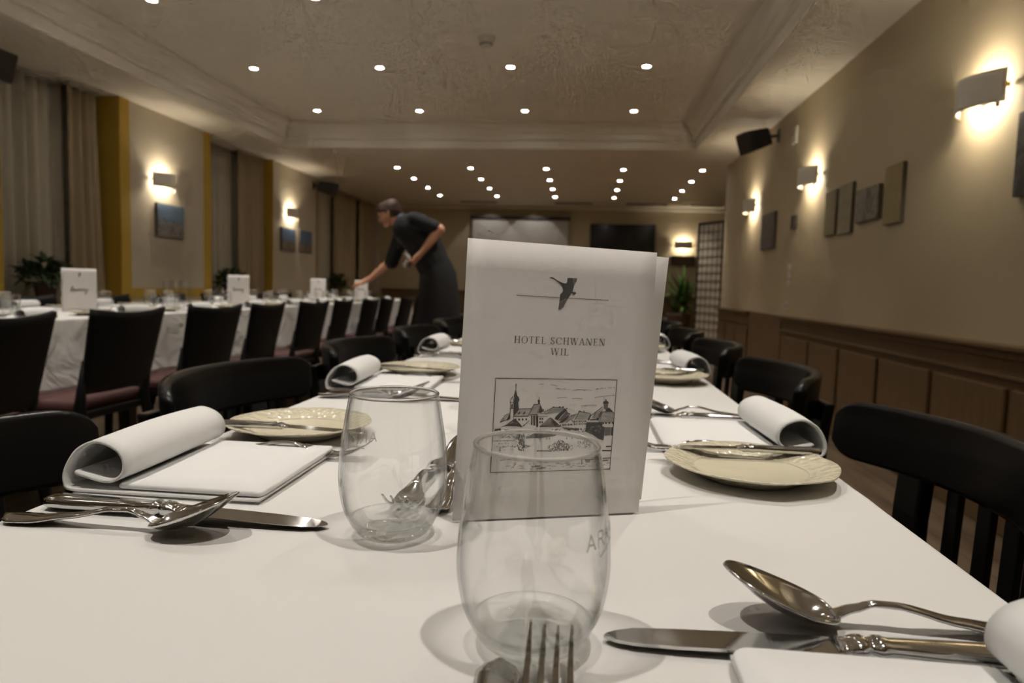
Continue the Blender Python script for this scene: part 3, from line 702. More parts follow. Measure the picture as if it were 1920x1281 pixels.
def make_napkin():
    pts = [(.011, .0165), (.013, .0150), (.022, .0128), (.032, .0105), (.041, .0110), (.0485, .017), (.0490, .027), (.043, .0355), (.031, .0405), (.021, .0400), (.010, .0335), (.003, .023), (.000, .013), (.002, .005), (.008, .0022), (.03, .002), (.08, .002), (.13, .002), (.163, .0022)]
    q = []
    for k in range(len(pts)-1):                 # smooth curve through the points
        p0, p1, p2, p3 = pts[max(0, k-1)], pts[k], pts[k+1], pts[min(len(pts)-1, k+2)]
        for j in range(4):
            s = j/4; q.append(tuple(.5*((2*b)+(c-a)*s+(2*a-5*b+4*c-d)*s*s+(3*b-a-3*c+d)*s**3) for a, b, c, d in zip(p0, p1, p2, p3)))
    q.append(pts[-1]); n = len(q)-1
    t = thing('napkin', 'x', 'napkin')
    def fn(u, v):
        x, z = q[round(u*n)]; y = -.08+.16*v
        if z > .006 : x += .003*math.sin(v*3+u*4); z *= 1+.04*math.sin(v*PI)
        return (x, y*(1+.01*math.sin(u*9)), z)
    MB().grid(fn, n, 14).build('rolled_cloth', 'napkin', t, True, sol=.0024, off=0)
    m = MB(); rings = []
    def rr(f, z):
        out = []
        for k in range(64):
            a = 2*PI*k/64; c, s_ = math.cos(a), math.sin(a)
            out.append((.104+.060*f*math.copysign(abs(c)**.09, c), .079*f*math.copysign(abs(s_)**.09, s_), z+.0004*math.sin(3*a)))
        return out
    m.rings([rr(.985, .0040), rr(1.0, .0052), rr(1.0, .0072), rr(.985, .0086), rr(.6, .0090)])
    m.build('folded_layer', 'napkin', t, True)
    return t
def china():
    m, n, l, b = new_mat('embossed_cream_china')
    b.inputs['Base Color'].default_value = (0.66, 0.605, 0.455, 1); b.inputs['Roughness'].default_value = 0.2
    tc = n.new('ShaderNodeTexCoord'); sp = n.new('ShaderNodeSeparateXYZ'); l.new(tc.outputs['Object'], sp.inputs[0])
    vm = n.new('ShaderNodeVectorMath'); vm.operation = 'LENGTH'; l.new(tc.outputs['Object'], vm.inputs[0])
    mr = n.new('ShaderNodeMapRange'); mr.inputs[1].default_value = .052; mr.inputs[2].default_value = .058; l.new(vm.outputs['Value'], mr.inputs[0])
    vo = n.new('ShaderNodeTexVoronoi'); vo.inputs['Scale'].default_value = 150; l.new(tc.outputs['Object'], vo.inputs[0])
    mu = n.new('ShaderNodeMath'); mu.operation = 'MULTIPLY'; l.new(vo.outputs['Distance'], mu.inputs[0]); l.new(mr.outputs[0], mu.inputs[1])
    bp = n.new('ShaderNodeBump'); bp.inputs['Strength'].default_value = 1.0; bp.inputs['Distance'].default_value = .002
    l.new(mu.outputs[0], bp.inputs['Height']); l.new(bp.outputs[0], b.inputs['Normal']); return m
M['china'] = china()
def make_plate():
    t = thing('side_plate', 'x', 'plate')
    lob = lambda a, r, z: (r*(1+(.012*math.cos(8*a) if r > .07 else 0)), z)
    MB().lathe([(0, .0035), (.042, .0032), (.0415, .0005), (.046, .0005), (.049, .004), (.060, .0085), (.0775, .0140), (.0783, .0150), (.0775, .0158), (.070, .0138), (.062, .0112), (.055, .0082), (.049, .0062), (0, .0058)], 64, mod=lob).build('dish', 'china', t, True)
    MB().lathe([(.0512, .0072), (.0522, .0082), (.0535, .0080)], 64).build('well_ridge', 'china', t, True)
    return t
def spline(pts, per=5):
    q = []
    for k in range(len(pts)-1):
        p0, p1, p2, p3 = pts[max(0, k-1)], pts[k], pts[k+1], pts[min(len(pts)-1, k+2)]
        for j in range(per):
            s = j/per; q.append(tuple(.5*((2*b)+(c-a)*s+(2*a-5*b+4*c-d)*s*s+(3*b-a-3*c+d)*s**3) for a, b, c, d in zip(p0, p1, p2, p3)))
    return q+[pts[-1]]
OUT = [(.0295, .0105), (.0338, .020), (.0364, .034), (.0366, .046), (.0352, .064), (.0325, .082), (.0298, .0968)]
def rad_at(z):
    for a, b in zip(OUT[:-1], OUT[1:]):
        if z <= b[1]: return a[0]+(b[0]-a[0])*(z-a[1])/(b[1]-a[1])
    return OUT[-1][0]
SANS = {'A': ([(0, 0), (.5, 1), (1, 0)], [(.18, .36), (.82, .36)]), 'R': ([(0, 0), (0, 1), (.6, 1), (.85, .88), (.85, .65), (.6, .53), (0, .53)], [(.45, .53), (.95, 0)]),
        'K': ([(0, 0), (0, 1)], [(.9, 1), (0, .45)], [(.28, .62), (.95, 0)]), 'I': ([(.3, 0), (.3, 1)],), 'N': ([(0, 0), (0, 1), (.9, 0), (.9, 1)],)}
def make_tumbler(text=True):
    t = thing('stemless_glass', 'x', 'glass')
    inn = [(r-.0016, z) for r, z in OUT[::-1]]
    MB().lathe(spline(OUT), 64).build('bowl', 'glass', t, True)
    MB().lathe([(r-.0014, z) for r, z in spline(OUT)], 64).build('inner_wall', 'glass', t, True)
    MB().lathe([(.0292+.0011*math.cos(2*PI*k/10), .0969+.0011*math.sin(2*PI*k/10)) for k in range(11)], 64).build('rim', 'grim', t, True)
    MB().lathe(spline([(0, .0014), (.010, .0010), (.018, 0), (.0222, .0008), (.0262, .0048), (.0296, .0107), (.0288, .0118), (.0270, .0112), (.0235, .0085), (.017, .0066), (.009, .0085), (0, .0098)], 4), 64).build('base', 'gbase', t, True)
    if text:
        m = MB(); a0 = 0.0; h = .0072; wd = .0054; sw = .00042
        def P(x, y):
            z = .056+y*h; r = rad_at(z)+.0003; a = (a0+x)/.0355; return (r*math.cos(a), r*math.sin(a), z)
        cx = 0
        for chh in 'ARKINA':
            for line in SANS[chh]:
                for (xa, ya), (xb, yb) in zip(line[:-1], line[1:]):
                    xa2, xb2 = cx+xa*wd, cx+xb*wd; dx, dy = xb2-xa2, (yb-ya)*h; L = math.hypot(dx, dy) or 1; nx, ny = -dy/L*sw, dx/L*sw/h
                    for s in range(3):
                        q0, q1 = s/3, (s+1)/3
                        m.poly([P(xa2+dx*q0+nx, ya+(yb-ya)*q0+ny), P(xa2+dx*q1+nx, ya+(yb-ya)*q1+ny), P(xa2+dx*q1-nx, ya+(yb-ya)*q1-ny), P(xa2+dx*q0-nx, ya+(yb-ya)*q0-ny)])
            cx += (wd*.6 if chh == 'I' else wd*1.45)
        for k in range(10):                      # swoosh under the word
            xa, xb = .009+.0022*k, .009+.0022*(k+1); f = lambda x: -.55+.5*math.sin((x-.009)/.022*PI*.8)
            m.poly([P(xa, f(xa)), P(xb, f(xb)), P(xb, f(xb)-.09), P(xa, f(xa)-.09)])
        m.build('etched_lettering', 'etch', t, fixn=False)
    return t
def make_low_glass():
    t = thing('low_tumbler', 'x', 'glass')
    MB().lathe([(.0305, .009), (.034, .04), (.0365, .084), (.0362, .0855), (.0352, .0855), (.0349, .084), (.0325, .04), (.029, .0105)], 40).build('wall', 'glass', t, True)
    MB().lathe([(0, .0), (.028, 0), (.0298, .002), (.0305, .009), (.029, .0105), (0, .009)], 40).build('base', 'gbase', t, True)
    return t
SPOON, KNIFE, FORK, BKNIFE = Stamp(make_spoon('soup_spoon')), Stamp(make_knife('dinner_knife')), Stamp(make_fork('dinner_fork')), Stamp(make_knife('butter_knife', .77))
DFORK, DSPOON = Stamp(make_fork('dessert_fork', .95)), Stamp(make_spoon('dessert_spoon', .98))
NAP, PLATE, GLASS, LOW = Stamp(make_napkin()), Stamp(make_plate()), Stamp(make_tumbler()), Stamp(make_low_glass())
for st in (SPOON, KNIFE, FORK, BKNIFE, DFORK, DSPOON, NAP):
    for ch in st.p.children: bake(ch)
def setting(side, yc, k, jit=0.0, ov={}):
    rv = random.Random(100*side+k+31); ex = EL if side < 0 else ER; base = 0 if side < 0 else PI
    j = lambda a: rv.uniform(-a, a)*jit
    where = '%s setting, %s side of the near table' % (ORD[k], 'aisle' if side < 0 else 'wainscot')
    def at(u, w, z=0):
        s = 1 if side < 0 else -1
        return (ex+s*u, yc+s*w, T+z)
    G = 'place settings on the near table'
    def put(st, u, w, rz, what, z=.0006, rx=0, ry=0):
        du, dw, dr = ov.get(what.split(' ')[0]+what.split(' ')[1], (0, 0, 0)); u += du; w += dw; rz += dr
        return st.put(at(u+j(.006), w+j(.006), z), base+rz+j(.05), what+' of the '+where, G, rx, ry)
    put(SPOON, .012, -.146, .0, 'soup spoon')
    put(KNIFE, .018, -.116, -.02, 'dinner knife')
    put(NAP, 0.0, 0, .0, 'rolled white napkin', .0002)
    put(FORK, .030, .072, -.03, 'dinner fork')
    put(PLATE, .094, .160, 0, 'cream side plate', .0004)
    put(BKNIFE, .016, .117, .0, 'butter knife on the plate', .0135)
    put(DFORK, .268, .105, -PI/2, 'dessert fork')
    put(DSPOON, .300, -.070, PI/2, 'dessert spoon')
for k, y in enumerate([.57, 1.12, 1.73, 2.37, 3.0, 3.65, 4.3]): setting(-1, y, k, 0 if k == 0 else 1, dict(dessertfork=(.006, -.035, 0), dessertspoon=(0, -.008, 0)) if k == 0 else {})
for k, y in enumerate([.222, .81, 1.48, 2.14, 2.8, 3.45, 4.1]): setting(1, y, k, 0 if k < 2 else 1, dict(dessertfork=(-.004, -.018, 0), dessertspoon=(-.014, .0, 0), soupspoon=(-.004, .009, .0), dinnerknife=(.006, .0105, .03), rolledwhite=(.018, -.012, 0)) if k == 0 else {})
# glasses on the near table: text starts (angle) turned as in the photo
GLASS.put((-.0195, .318, T+.0004), math.radians(-46), 'stemless glass standing foremost, in front of the menu card', 'stemless glasses on the near table')
GLASS.put((-.125, .4475, T+.0004), math.radians(126), 'stemless glass beside the menu card and the rolled napkin', 'stemless glasses on the near table')
LOW.put((-.101, .79, T+.0004), 0, 'low tumbler peeping out behind the menu card', 'low tumblers on the near table')
for k, (x, y) in enumerate([(-.125, .985), (-.02, .905), (-.125, 1.61), (-.02, 1.575), (-.125, 2.25), (-.02, 2.24), (-.125, 2.9), (-.02, 2.9), (-.125, 3.5), (-.02, 3.55)]):
    GLASS.put((x, y, T+.0004), k*1.7, 'stemless glass in the row hidden behind the menu card', 'stemless glasses behind the menu card')

# ================================================================== MENU CARDS
class Ink:
    """flat print in millimetres on a card"""
    def __init__(s): s.m = MB()
    def poly(s, pts): s.m.poly([(x, 0, y) for x, y in pts])
    def line(s, pts, w):
        for (a, b) in zip(pts[:-1], pts[1:]):
            dx, dy = b[0]-a[0], b[1]-a[1]; L = math.hypot(dx, dy)
            if L < 1e-6: continue
            ex, ey = dx/L*w*.15, dy/L*w*.15; nx, ny = -dy/L*w/2, dx/L*w/2
            a, b = (a[0]-ex, a[1]-ey), (b[0]+ex, b[1]+ey); n = max(1, int(L/4))
            for k in range(n):
                p = [(a[0]+(b[0]-a[0])*f, a[1]+(b[1]-a[1])*f) for f in (k/n, (k+1)/n)]
                s.poly([(p[0][0]+nx, p[0][1]+ny), (p[1][0]+nx, p[1][1]+ny), (p[1][0]-nx, p[1][1]-ny), (p[0][0]-nx, p[0][1]-ny)])
    def rect(s, x0, y0, x1, y1): s.poly([(x0, y0), (x1, y0), (x1, y1), (x0, y1)])
def serif_text(ink, text, x0, x1, base, cap):
    """old-style capitals built from thick and thin strokes with serifs; unit height 1"""
    TK, TN, SF = .125, .05, .045
    def stem(q, x, y0=0, y1=1, w=TK, ser=(1, 1)):
        q.append(('p', [(x-w/2, y0), (x+w/2, y0), (x+w/2, y1), (x-w/2, y1)]))
        for f, y in zip(ser, (y0, y1-SF)):
            if f: q.append(('p', [(x-w/2-.09, y), (x+w/2+.09, y), (x+w/2+.09, y+SF), (x-w/2-.09, y+SF)]))
    def diag(q, a, b, w): q.append(('p', [(a[0]-w/2, a[1]), (a[0]+w/2, a[1]), (b[0]+w/2, b[1]), (b[0]-w/2, b[1])]))
    def ser(q, x, y, w=.30): q.append(('p', [(x-w/2, y), (x+w/2, y), (x+w/2, y+SF), (x-w/2, y+SF)]))
    def bar(q, x0, x1, y, w=TN): q.append(('p', [(x0, y-w/2), (x1, y-w/2), (x1, y+w/2), (x0, y+w/2)]))
    def arc(q, cx, cy, rx, ry, a0, a1, tk, tn, n=28):
        for k in range(n):
            P = []
            for a in (a0+(a1-a0)*k/n, a0+(a1-a0)*(k+1)/n):
                w = tn+(tk-tn)*abs(math.cos(a))**1.5
                P.append(((cx+rx*math.cos(a), cy+ry*math.sin(a)), (cx+(rx-w)*math.cos(a), cy+(ry-max(tn, w*.55))*math.sin(a))))
            q.append(('p', [P[0][0], P[1][0], P[1][1], P[0][1]]))
    def glyph(c):
        q = []
        if c == 'H': stem(q, .17); stem(q, .67); bar(q, .2, .65, .52); return q, .84
        if c == 'O': arc(q, .42, .5, .40, .52, 0, 2*PI, TK, TN, 40); return q, .84
        if c == 'T': stem(q, .36, ser=(1, 0)); bar(q, .02, .70, .975); bar(q, .02, .06, .86, .2); bar(q, .66, .70, .86, .2); return q, .72
        if c == 'E': stem(q, .17); bar(q, .1, .60, .975); bar(q, .1, .62, .025); bar(q, .2, .48, .52); bar(q, .57, .61, .87, .2); bar(q, .59, .63, .13, .22); bar(q, .45, .48, .52, .2); return q, .68
        if c == 'L': stem(q, .17); bar(q, .1, .60, .025); bar(q, .57, .61, .14, .24); return q, .64
        if c == 'S':
            arc(q, .31, .74, .235, .275, .3, 1.5*PI-.15, TK, TN); arc(q, .31, .255, .25, .275, -PI, .5*PI+.1, TK, TN)
            diag(q, (.40, .42), (.22, .56), .16); bar(q, .50, .54, .84, .2); bar(q, .06, .10, .15, .22); return q, .62
        if c == 'C': arc(q, .45, .5, .42, .52, .62, 2*PI-.62, TK, TN, 36); bar(q, .74, .78, .82, .24); return q, .84
        if c == 'W':
            diag(q, (.30, 0), (.10, 1), TK); diag(q, (.30, 0), (.52, 1), TN); diag(q, (.76, 0), (.52, 1), TK); diag(q, (.76, 0), (.96, 1), TN)
            ser(q, .10, 1-SF); ser(q, .52, 1-SF); ser(q, .96, 1-SF, .24); return q, 1.08
        if c == 'A': diag(q, (.10, 0), (.40, 1), TN); diag(q, (.68, 0), (.38, 1), TK); bar(q, .2, .6, .34); ser(q, .10, 0, .26); ser(q, .68, 0, .30); return q, .80
        if c == 'N': stem(q, .15, w=TN); stem(q, .72, w=TN, ser=(0, 1)); diag(q, (.70, 0), (.16, 1), TK+.02); return q, .88
        if c == 'I': stem(q, .17); return q, .34
        return q, .36
    tot = sum(glyph(c)[1] for c in text)+.10*(len(text)-1); k = (x1-x0)/tot; x = x0
    for c in text:
        q, adv = glyph(c)
        for _, pts in q: ink.poly([(x+px*k, base+py*cap) for px, py in pts])
        x += (adv+.10)*k
SWAN = [(60.6,179.1),(62.4,179.8),(64.2,179.2),(67.7,177.2),(70.8,176.1),(73.5,175.6),(74.5,176.6),(74.6,179.9),(78.4,179.9),(78.9,176.9),(80.0,174.9),(79.0,169.9),(81.7,169.6),(81.8,168.7),(80.6,167.4),(78.4,168.7),(75.8,164.4),(74.0,164.8),(69.5,162.0),(69.7,167.3),(71.7,169.5),(71.8,171.6),(70.6,173.6),(68.7,175.5),(65.8,177.4),(64.0,178.3),(62.1,178.9)]
WING1 = [(78.4,179.9),(82.0,180.0),(81.7,177.8),(80.0,174.9),(78.9,176.9)]
WING2 = [(69.5,162.0),(74.0,164.8),(75.8,164.4),(74.2,161.4),(72.9,158.1),(71.2,156.6),(69.1,155.9)]
def engraving():
    """old town skyline: church tower, roofs, lake; returns dark, middle and pale ink"""
    D, G, P = Ink(), Ink(), Ink(); rnd = random.Random(12)
    U = lambda q: [(21.7+x*.0531+y/768*2.7, 106.7+x*.0015-y*.0508) for x, y in q]
    Lw = lambda q: [(24.0+x*.0533+y/768*2.7, 71.6+x*.0008-y*.051) for x, y in q]
    dk = lambda *q: D.poly(U(q)); md = lambda *q: G.poly(U(q)); ln = lambda *q, w=.35: D.line(U(q), w)
    D.line([(25.6, 104.4), (118.4, 104.5), (117.6, 35.2), (25.8, 34.8), (25.6, 104.4)], .5)
    # tower
    ln((352, 130), (347, 215), w=.45); ln((342, 155), (362, 150), w=.4)
    dk((347, 205), (318, 305), (325, 350), (316, 405), (316, 590), (352, 540), (385, 500), (380, 410), (398, 370), (386, 320), (370, 312))
    ln((265, 402), (300, 315), (322, 402), (265, 402)); ln((272, 405), (262, 645), w=.4); ln((318, 405), (316, 590), w=.4)
    dk((285, 432), (294, 422), (303, 432), (302, 490), (282, 490)); ln((262, 493), (318, 493))
    # low roofs by the tower
    dk((215, 655), (258, 560), (262, 640), (232, 662)); ln((125, 688), (190, 592), (258, 556), w=.4); ln((125, 688), (215, 652), w=.5)
    for k in range(6): ln((150+14*k, 665-16*k), (175+14*k, 655-14*k), w=.3)
    dk((125, 757), (200, 733), (262, 690), (318, 642), (350, 660), (400, 712), (440, 768), (350, 752), (220, 744))
    for k in range(7): P.line(U([(190+30*k, 735-9*min(k, 4)), (290+9*k, 668+8*k)]), .25)
    # nave
    ln((310, 606), (525, 606), w=.6); ln((385, 500), (565, 500), w=.45); ln((310, 606), (385, 500), w=.4)
    for k in range(14): P.line(U([(330+15*k, 598), (392+13*k, 506)]), .22)
    for x in (368, 440): dk((x, 572), (x+34, 535), (x+38, 560), (x+20, 580))
    for x in (332, 380, 430, 482): dk((x, 668), (x, 645), (x+10, 634), (x+22, 645), (x+22, 668))
    ln((310, 606), (316, 690), w=.35); ln((440, 760), (535, 672), w=.35); ln((450, 742), (470, 742), w=.6)
    # choir with ridge turret
    ln((525, 590), (600, 440), (690, 434), w=.45)
    for k in range(12): P.line(U([(540+11*k, 580), (605+8*k, 445)]), .3)
    dk((690, 432), (735, 542), (705, 560), (645, 562)); dk((656, 378), (688, 378), (684, 440), (664, 440)); ln((675, 328), (675, 380), w=.4)
    D.poly(U([(672+18*math.cos(a*.628), 386+16*math.sin(a*.628)) for a in range(10)]))
    ln((520, 590), (650, 590), w=.6)
    for a, b, c in ((560, 580, 740), (590, 616, 748), (630, 660, 768)): dk((a, 605), (b, 605), (b, c), (a, c))
    for x, y in ((680, 640), (712, 640), (676, 690), (708, 690)): dk((x, y), (x+20, y), (x+20, y+26), (x, y+26))
    ln((660, 622), (800, 622), w=.4); ln((690, 578), (790, 578), w=.4); ln((735, 510), (740, 545), w=.5)
    # middle roofs
    ln((745, 560), (880, 488), (1030, 500), w=.5)
    for k in range(22): P.line(U([(760+11*k, 590-1.5*k), (850+9*k, 505)]), .28)
    for x in (870, 960, 1010): ln((x, 485), (x+20, 482), w=.7)
    dk((1040, 505), (1075, 538), (1000, 610), (940, 682), (895, 662), (905, 635), (970, 570)); dk((1118, 590), (1092, 645), (1010, 722), (950, 722), (1045, 648))
    md((1075, 540), (1100, 590), (1000, 690), (945, 690)); ln((1062, 510), (1080, 512), w=.8); ln((1095, 585), (1118, 590), w=.8)
    md((690, 752), (830, 635), (855, 648), (880, 752)); dk((850, 642), (965, 752), (882, 752)); ln((685, 764), (985, 768), w=.9)
    for k in range(9): P.line(U([(705+17*k, 748), (800+5*k, 660)]), .25)
    # houses towards the water
    ln((1030, 712), (1130, 620), (1220, 598), w=.45); ln((1060, 722), (1130, 668), (1172, 722), w=.45); ln((1190, 684), (1252, 560), (1420, 592), w=.45)
    for k in range(15): P.line(U([(1195+13*k, 682), (1258+11*k, 565+2*k)]), .3)
    for k in range(9): P.line(U([(1050+14*k, 700-4*k), (1128+10*k, 624-2*k)]), .3)
    dk((1420, 596), (1432, 622), (1396, 698), (1378, 690)); ln((1250, 555), (1275, 558), w=.7); ln((1325, 545), (1325, 575), w=.5)
    for y in (698, 738):
        for x in (1185, 1212, 1248, 1274, 1318, 1342): dk((x, y), (x+13, y), (x+13, y+22), (x, y+22))
    for x in (1094, 1128): dk((x, 740), (x+14, y-.0), (x+14, 764), (x, 764))
    for x in (975, 1010, 1040): dk((x, 738), (x+10, 738), (x+10, 764), (x, 764))
    ln((1180, 690), (1180, 768), w=.3); ln((1300, 690), (1300, 768), w=.3)
    # roofs on the water side with a domed lantern
    ln((1432, 622), (1600, 500), w=.45); dk((1575, 560), (1605, 580), (1535, 705), (1498, 692))
    for k in range(14): P.line(U([(1440+9*k, 665), (1480+10*k, 600-6*k)]), .28)
    ln((1415, 690), (1500, 690), w=.8)
    ln((1545, 732), (1600, 572), (1740, 570), (1772, 602), (1768, 735), (1545, 732), w=.4)
    for k in range(16): P.line(U([(1560+13*k, 728), (1610+10*k, 578)]), .34)
    dk((1604, 452), (1614, 422), (1650, 405), (1682, 422), (1692, 452)); md((1614, 452), (1682, 452), (1676, 535), (1622, 535))
    for x in (1630, 1650, 1668): ln((x, 455), (x, 530), w=.3)
    ln((1650, 388), (1650, 408), w=.5); dk((1690, 512), (1752, 566), (1640, 562))
    for x in (1600, 1640, 1690, 1740): dk((x, 738), (x+22, 738), (x+22, 760), (x, 760))
    # clouds
    for k in range(46):
        x = rnd.uniform(900, 1770); y = 222+18*math.sin(x*.006)+rnd.uniform(-10, 10); P.line(U([(x, y), (x+rnd.uniform(15, 55), y+rnd.uniform(-5, 5))]), .25)
    for a, b, y0_, y1_ in ((930, 1080, 352, 349), (1150, 1300, 365, 371), (1480, 1780, 355, 325), (1285, 1510, 475, 475), (680, 740, 145, 143), (840, 930, 152, 175)): P.line(U([(a, y0_), ((a+b)/2, (y0_+y1_)/2-3), (b, y1_)]), .4)
    # lower half: quay wall, dark hall, water
    dl_ = lambda *q: D.poly(Lw(q)); ll = lambda *q, w=.3: D.line(Lw(q), w)
    dl_((1360, 15), (1590, 20), (1592, 80), (1636, 100), (1610, 296), (1540, 270), (1450, 205), (1342, 150))
    for k in range(24): x = rnd.uniform(1375, 1570); y = rnd.uniform(40, 180); P.line(Lw([(x, y), (x+rnd.uniform(10, 40), y)]), .2)
    G.poly(Lw([(1636, 95), (1722, 97), (1716, 216), (1630, 224)])); dl_((1730, 95), (1762, 97), (1750, 228), (1724, 222))
    dl_((50, 92), (130, 82), (138, 108), (50, 122)); dl_((470, 238), (545, 190), (640, 152), (950, 170), (900, 212), (700, 236))
    for k in range(70): x = rnd.uniform(360, 465); y = rnd.uniform(160, 400); (G if k % 3 else D).line(Lw([(x, y), (x+rnd.uniform(-6, 6), y+rnd.uniform(12, 40))]), .7)
    for k in range(40): x = rnd.uniform(110, 520); y = rnd.choice((185, 210, 345, 352))+rnd.uniform(-8, 8); G.line(Lw([(x, y), (x+rnd.uniform(10, 35), y)]), .5)
    for k in range(230):
        x = rnd.gauss(980, 85); y = rnd.uniform(275+abs(x-970)*.5, 440)
        if 790 < x < 1165: D.line(Lw([(x, y), (x+rnd.uniform(-5, 5), y-rnd.uniform(6, 18))]), .45)
    for k in range(60): x = rnd.uniform(1230, 1420); y = rnd.uniform(300, 410); G.line(Lw([(x, y), (x+rnd.uniform(-5, 5), y-rnd.uniform(6, 16))]), .45)
    for x in (690, 780, 820, 1070, 1148, 1230): ll((x, 232), (x, 262), w=.5)
    ll((640, 425), (850, 431), w=.8); ll((120, 545), (290, 535), w=.5); ll((1180, 560), (1460, 582), w=.45); ll((1590, 450), (1732, 456), w=1.0); ll((1600, 571), (1720, 566), w=.6)
    ll((1290, 530), (1290, 640), w=.7); G.poly(Lw([(1335, 580), (1420, 590), (1410, 625), (1350, 628)])); ll((1285, 645), (1310, 632), w=.5)
    for k in range(60):
        x = rnd.uniform(130, 1690); y = rnd.uniform(590, 695); G.line(Lw([(x, y), (x+rnd.uniform(12, 70), y+rnd.uniform(-2, 2))]), .35)
    for x, y in ((610, 648), (640, 686), (1600, 600), (1650, 390)): ll((x, y), (x+75, y), w=.8)
    for y in (128, 150, 262):
        ll((30, y), (330, y+4), w=.35)
    for k in range(26): x = 40+rnd.uniform(0, 1240); ll((x, 112+rnd.uniform(-12, 20)), (x+rnd.uniform(6, 30), 114+rnd.uniform(-12, 20)), w=.5)
    for k in range(34): x = rnd.uniform(60, 350); y = rnd.uniform(170, 400); G.line(Lw([(x, y), (x+rnd.uniform(8, 26), y)]), .35)
    for k in range(12): x = 1180+rnd.uniform(0, 160); y = rnd.uniform(100, 150); dl_((x, y), (x+9, y), (x+9, y+14), (x, y+14))
    G.poly(Lw([(990, 80), (1250, 105), (1240, 140), (1040, 112)]))
    # hatching in shadowed walls
    for k in range(16): ln((1000+10*k, 768), (1005+10*k, 745), w=.2)
    return D, G, P
def card_fn(c):
    """maps card millimetres to the bilinear sheet with corners c = bl, br, tr, tl"""
    c = [Vector(p) for p in c]
    return lambda x, z, d: (c[0].lerp(c[1], x/143.5)).lerp(c[3].lerp(c[2], x/143.5), z/203.5)+d
def make_card(name, label, loc, corners, back, prints, rz=0):
    """corners: bl, br, tr, tl of the front cover relative to loc; back: br and tr of the back cover"""
    t = thing(name, label, 'menu card', loc, rz)
    f = card_fn(corners); c = [Vector(p) for p in corners]
    nrm = (c[1]-c[0]).cross(c[3]-c[0]).normalized()      # towards the reader
    m = MB(); m.grid(lambda u, v: f(143.5*u, 203.5*v, nrm*(.0006*math.sin(PI*u))), 10, 10).build('front_cover', 'paper', t, True, sol=.0005, off=-1, fixn=False)
    b = card_fn([c[0], back[0], back[1], c[3]])
    MB().grid(lambda u, v: b(143.5*u, 203.5*v, -nrm*.0007), 6, 6).build('back_cover', 'paper', t, True, sol=.0005, off=-1, fixn=False)
    for nm, ink, mt in prints:
        m = MB(); m.f = ink.m.f
        m.v = [tuple(f(x, z, nrm*(.0006*math.sin(PI*x/143.5)+.00022))) for x, _, z in ink.m.v]
        m.build(nm, mt, t, fixn=False)
    return t
sw, wg, rule, tx = Ink(), Ink(), Ink(), Ink()
sw.poly(SWAN); wg.poly(WING1); wg.poly(WING2)
for k in range(6): sw.line([(70.2+.75*k, 161.6+.4*k), (69.4+.55*k, 157.0+.5*k)], .18)
for k in range(4): sw.line([(78.9+.3*k, 176.2+.9*k), (81.6, 177.4+.75*k)], .18)
rule.line([(37.3, 165.05), (69.0, 165.0)], .45); rule.line([(76.5, 165.0), (107.3, 165.0)], .45)
serif_text(tx, 'HOTEL SCHWANEN', 37.4, 107.1, 130.4, 5.15); serif_text(tx, 'WIL', 65.4, 79.3, 122.3, 5.15)
eD, eG, eP = engraving()
make_card('menu_card', 'large folded white menu card with a swan, HOTEL SCHWANEN WIL and a town engraving', (-.089, .478, T+.0006),
          [(0, 0, 0), (.137, .045, 0), (.143, .049, .1995), (.006, .005, .2045)], [(.142, .078, 0), (.1555, .078, .1975)],
          [('swan_emblem', sw, 'ink'), ('swan_feathers', wg, 'ink2'), ('emblem_rule', rule, 'ink2'), ('hotel_name', tx, 'ink2'), ('town_engraving', eD, 'ink'), ('engraving_shading', eG, 'ink2'), ('engraving_hatching', eP, 'ink3')])
# smaller cards on the window table: swan, faint line of text, handwriting
sw2, tx2, wr2 = Ink(), Ink(), Ink(); sw2.poly([(72+(x-72)*.95, 174+(y-168)*.95) for x, y in SWAN]); sw2.poly([(72+(x-72)*.95, 174+(y-168)*.95) for x, y in WING2])
serif_text(tx2, 'HOTEL SCHWANEN', 48, 96, 146, 2.6); serif_text(tx2, 'WIL', 66, 78, 141, 2.6)
rnd = random.Random(3); px, py = 36, 96
hand = [(36, 92), (44, 120), (50, 92), (40, 104), (52, 104), (58, 96), (56, 108), (62, 98), (68, 108), (66, 96), (72, 106), (78, 96), (76, 110), (84, 100), (90, 110), (88, 96), (96, 108), (102, 98), (100, 84), (94, 88), (104, 106), (110, 100)]
wr2.line(spline(hand, 4), 2.8)
proto = None
for k, (x, y, rz, lb) in enumerate([(-2.36, 2.99, .62, 'foremost'), (-2.37, 4.50, .42, 'second'), (-2.52, 6.30, .32, 'third'), (-2.47, 7.42, .25, 'last')]):
    lab = 'white standing card on the window table, %s of four%s' % (lb, ', by the waiter\'s hand' if k == 3 else '')
    if proto is None:
        proto = make_card('table_card', lab, (x, y, T), [(-.071, 0, .0), (.071, 0, .0), (.071, .012, .203), (-.071, .012, .203)], [(.06, .06, 0), (.066, .045, .203)],
                          [('swan_emblem', sw2, 'ink'), ('hotel_name', tx2, 'ink3'), ('handwriting', wr2, 'ink')], rz)
        proto['group'] = 'standing cards on the window table'
    else:
        o = copy_tree(proto); o.location = (x, y, T); o.rotation_euler.z = rz; o['label'] = lab
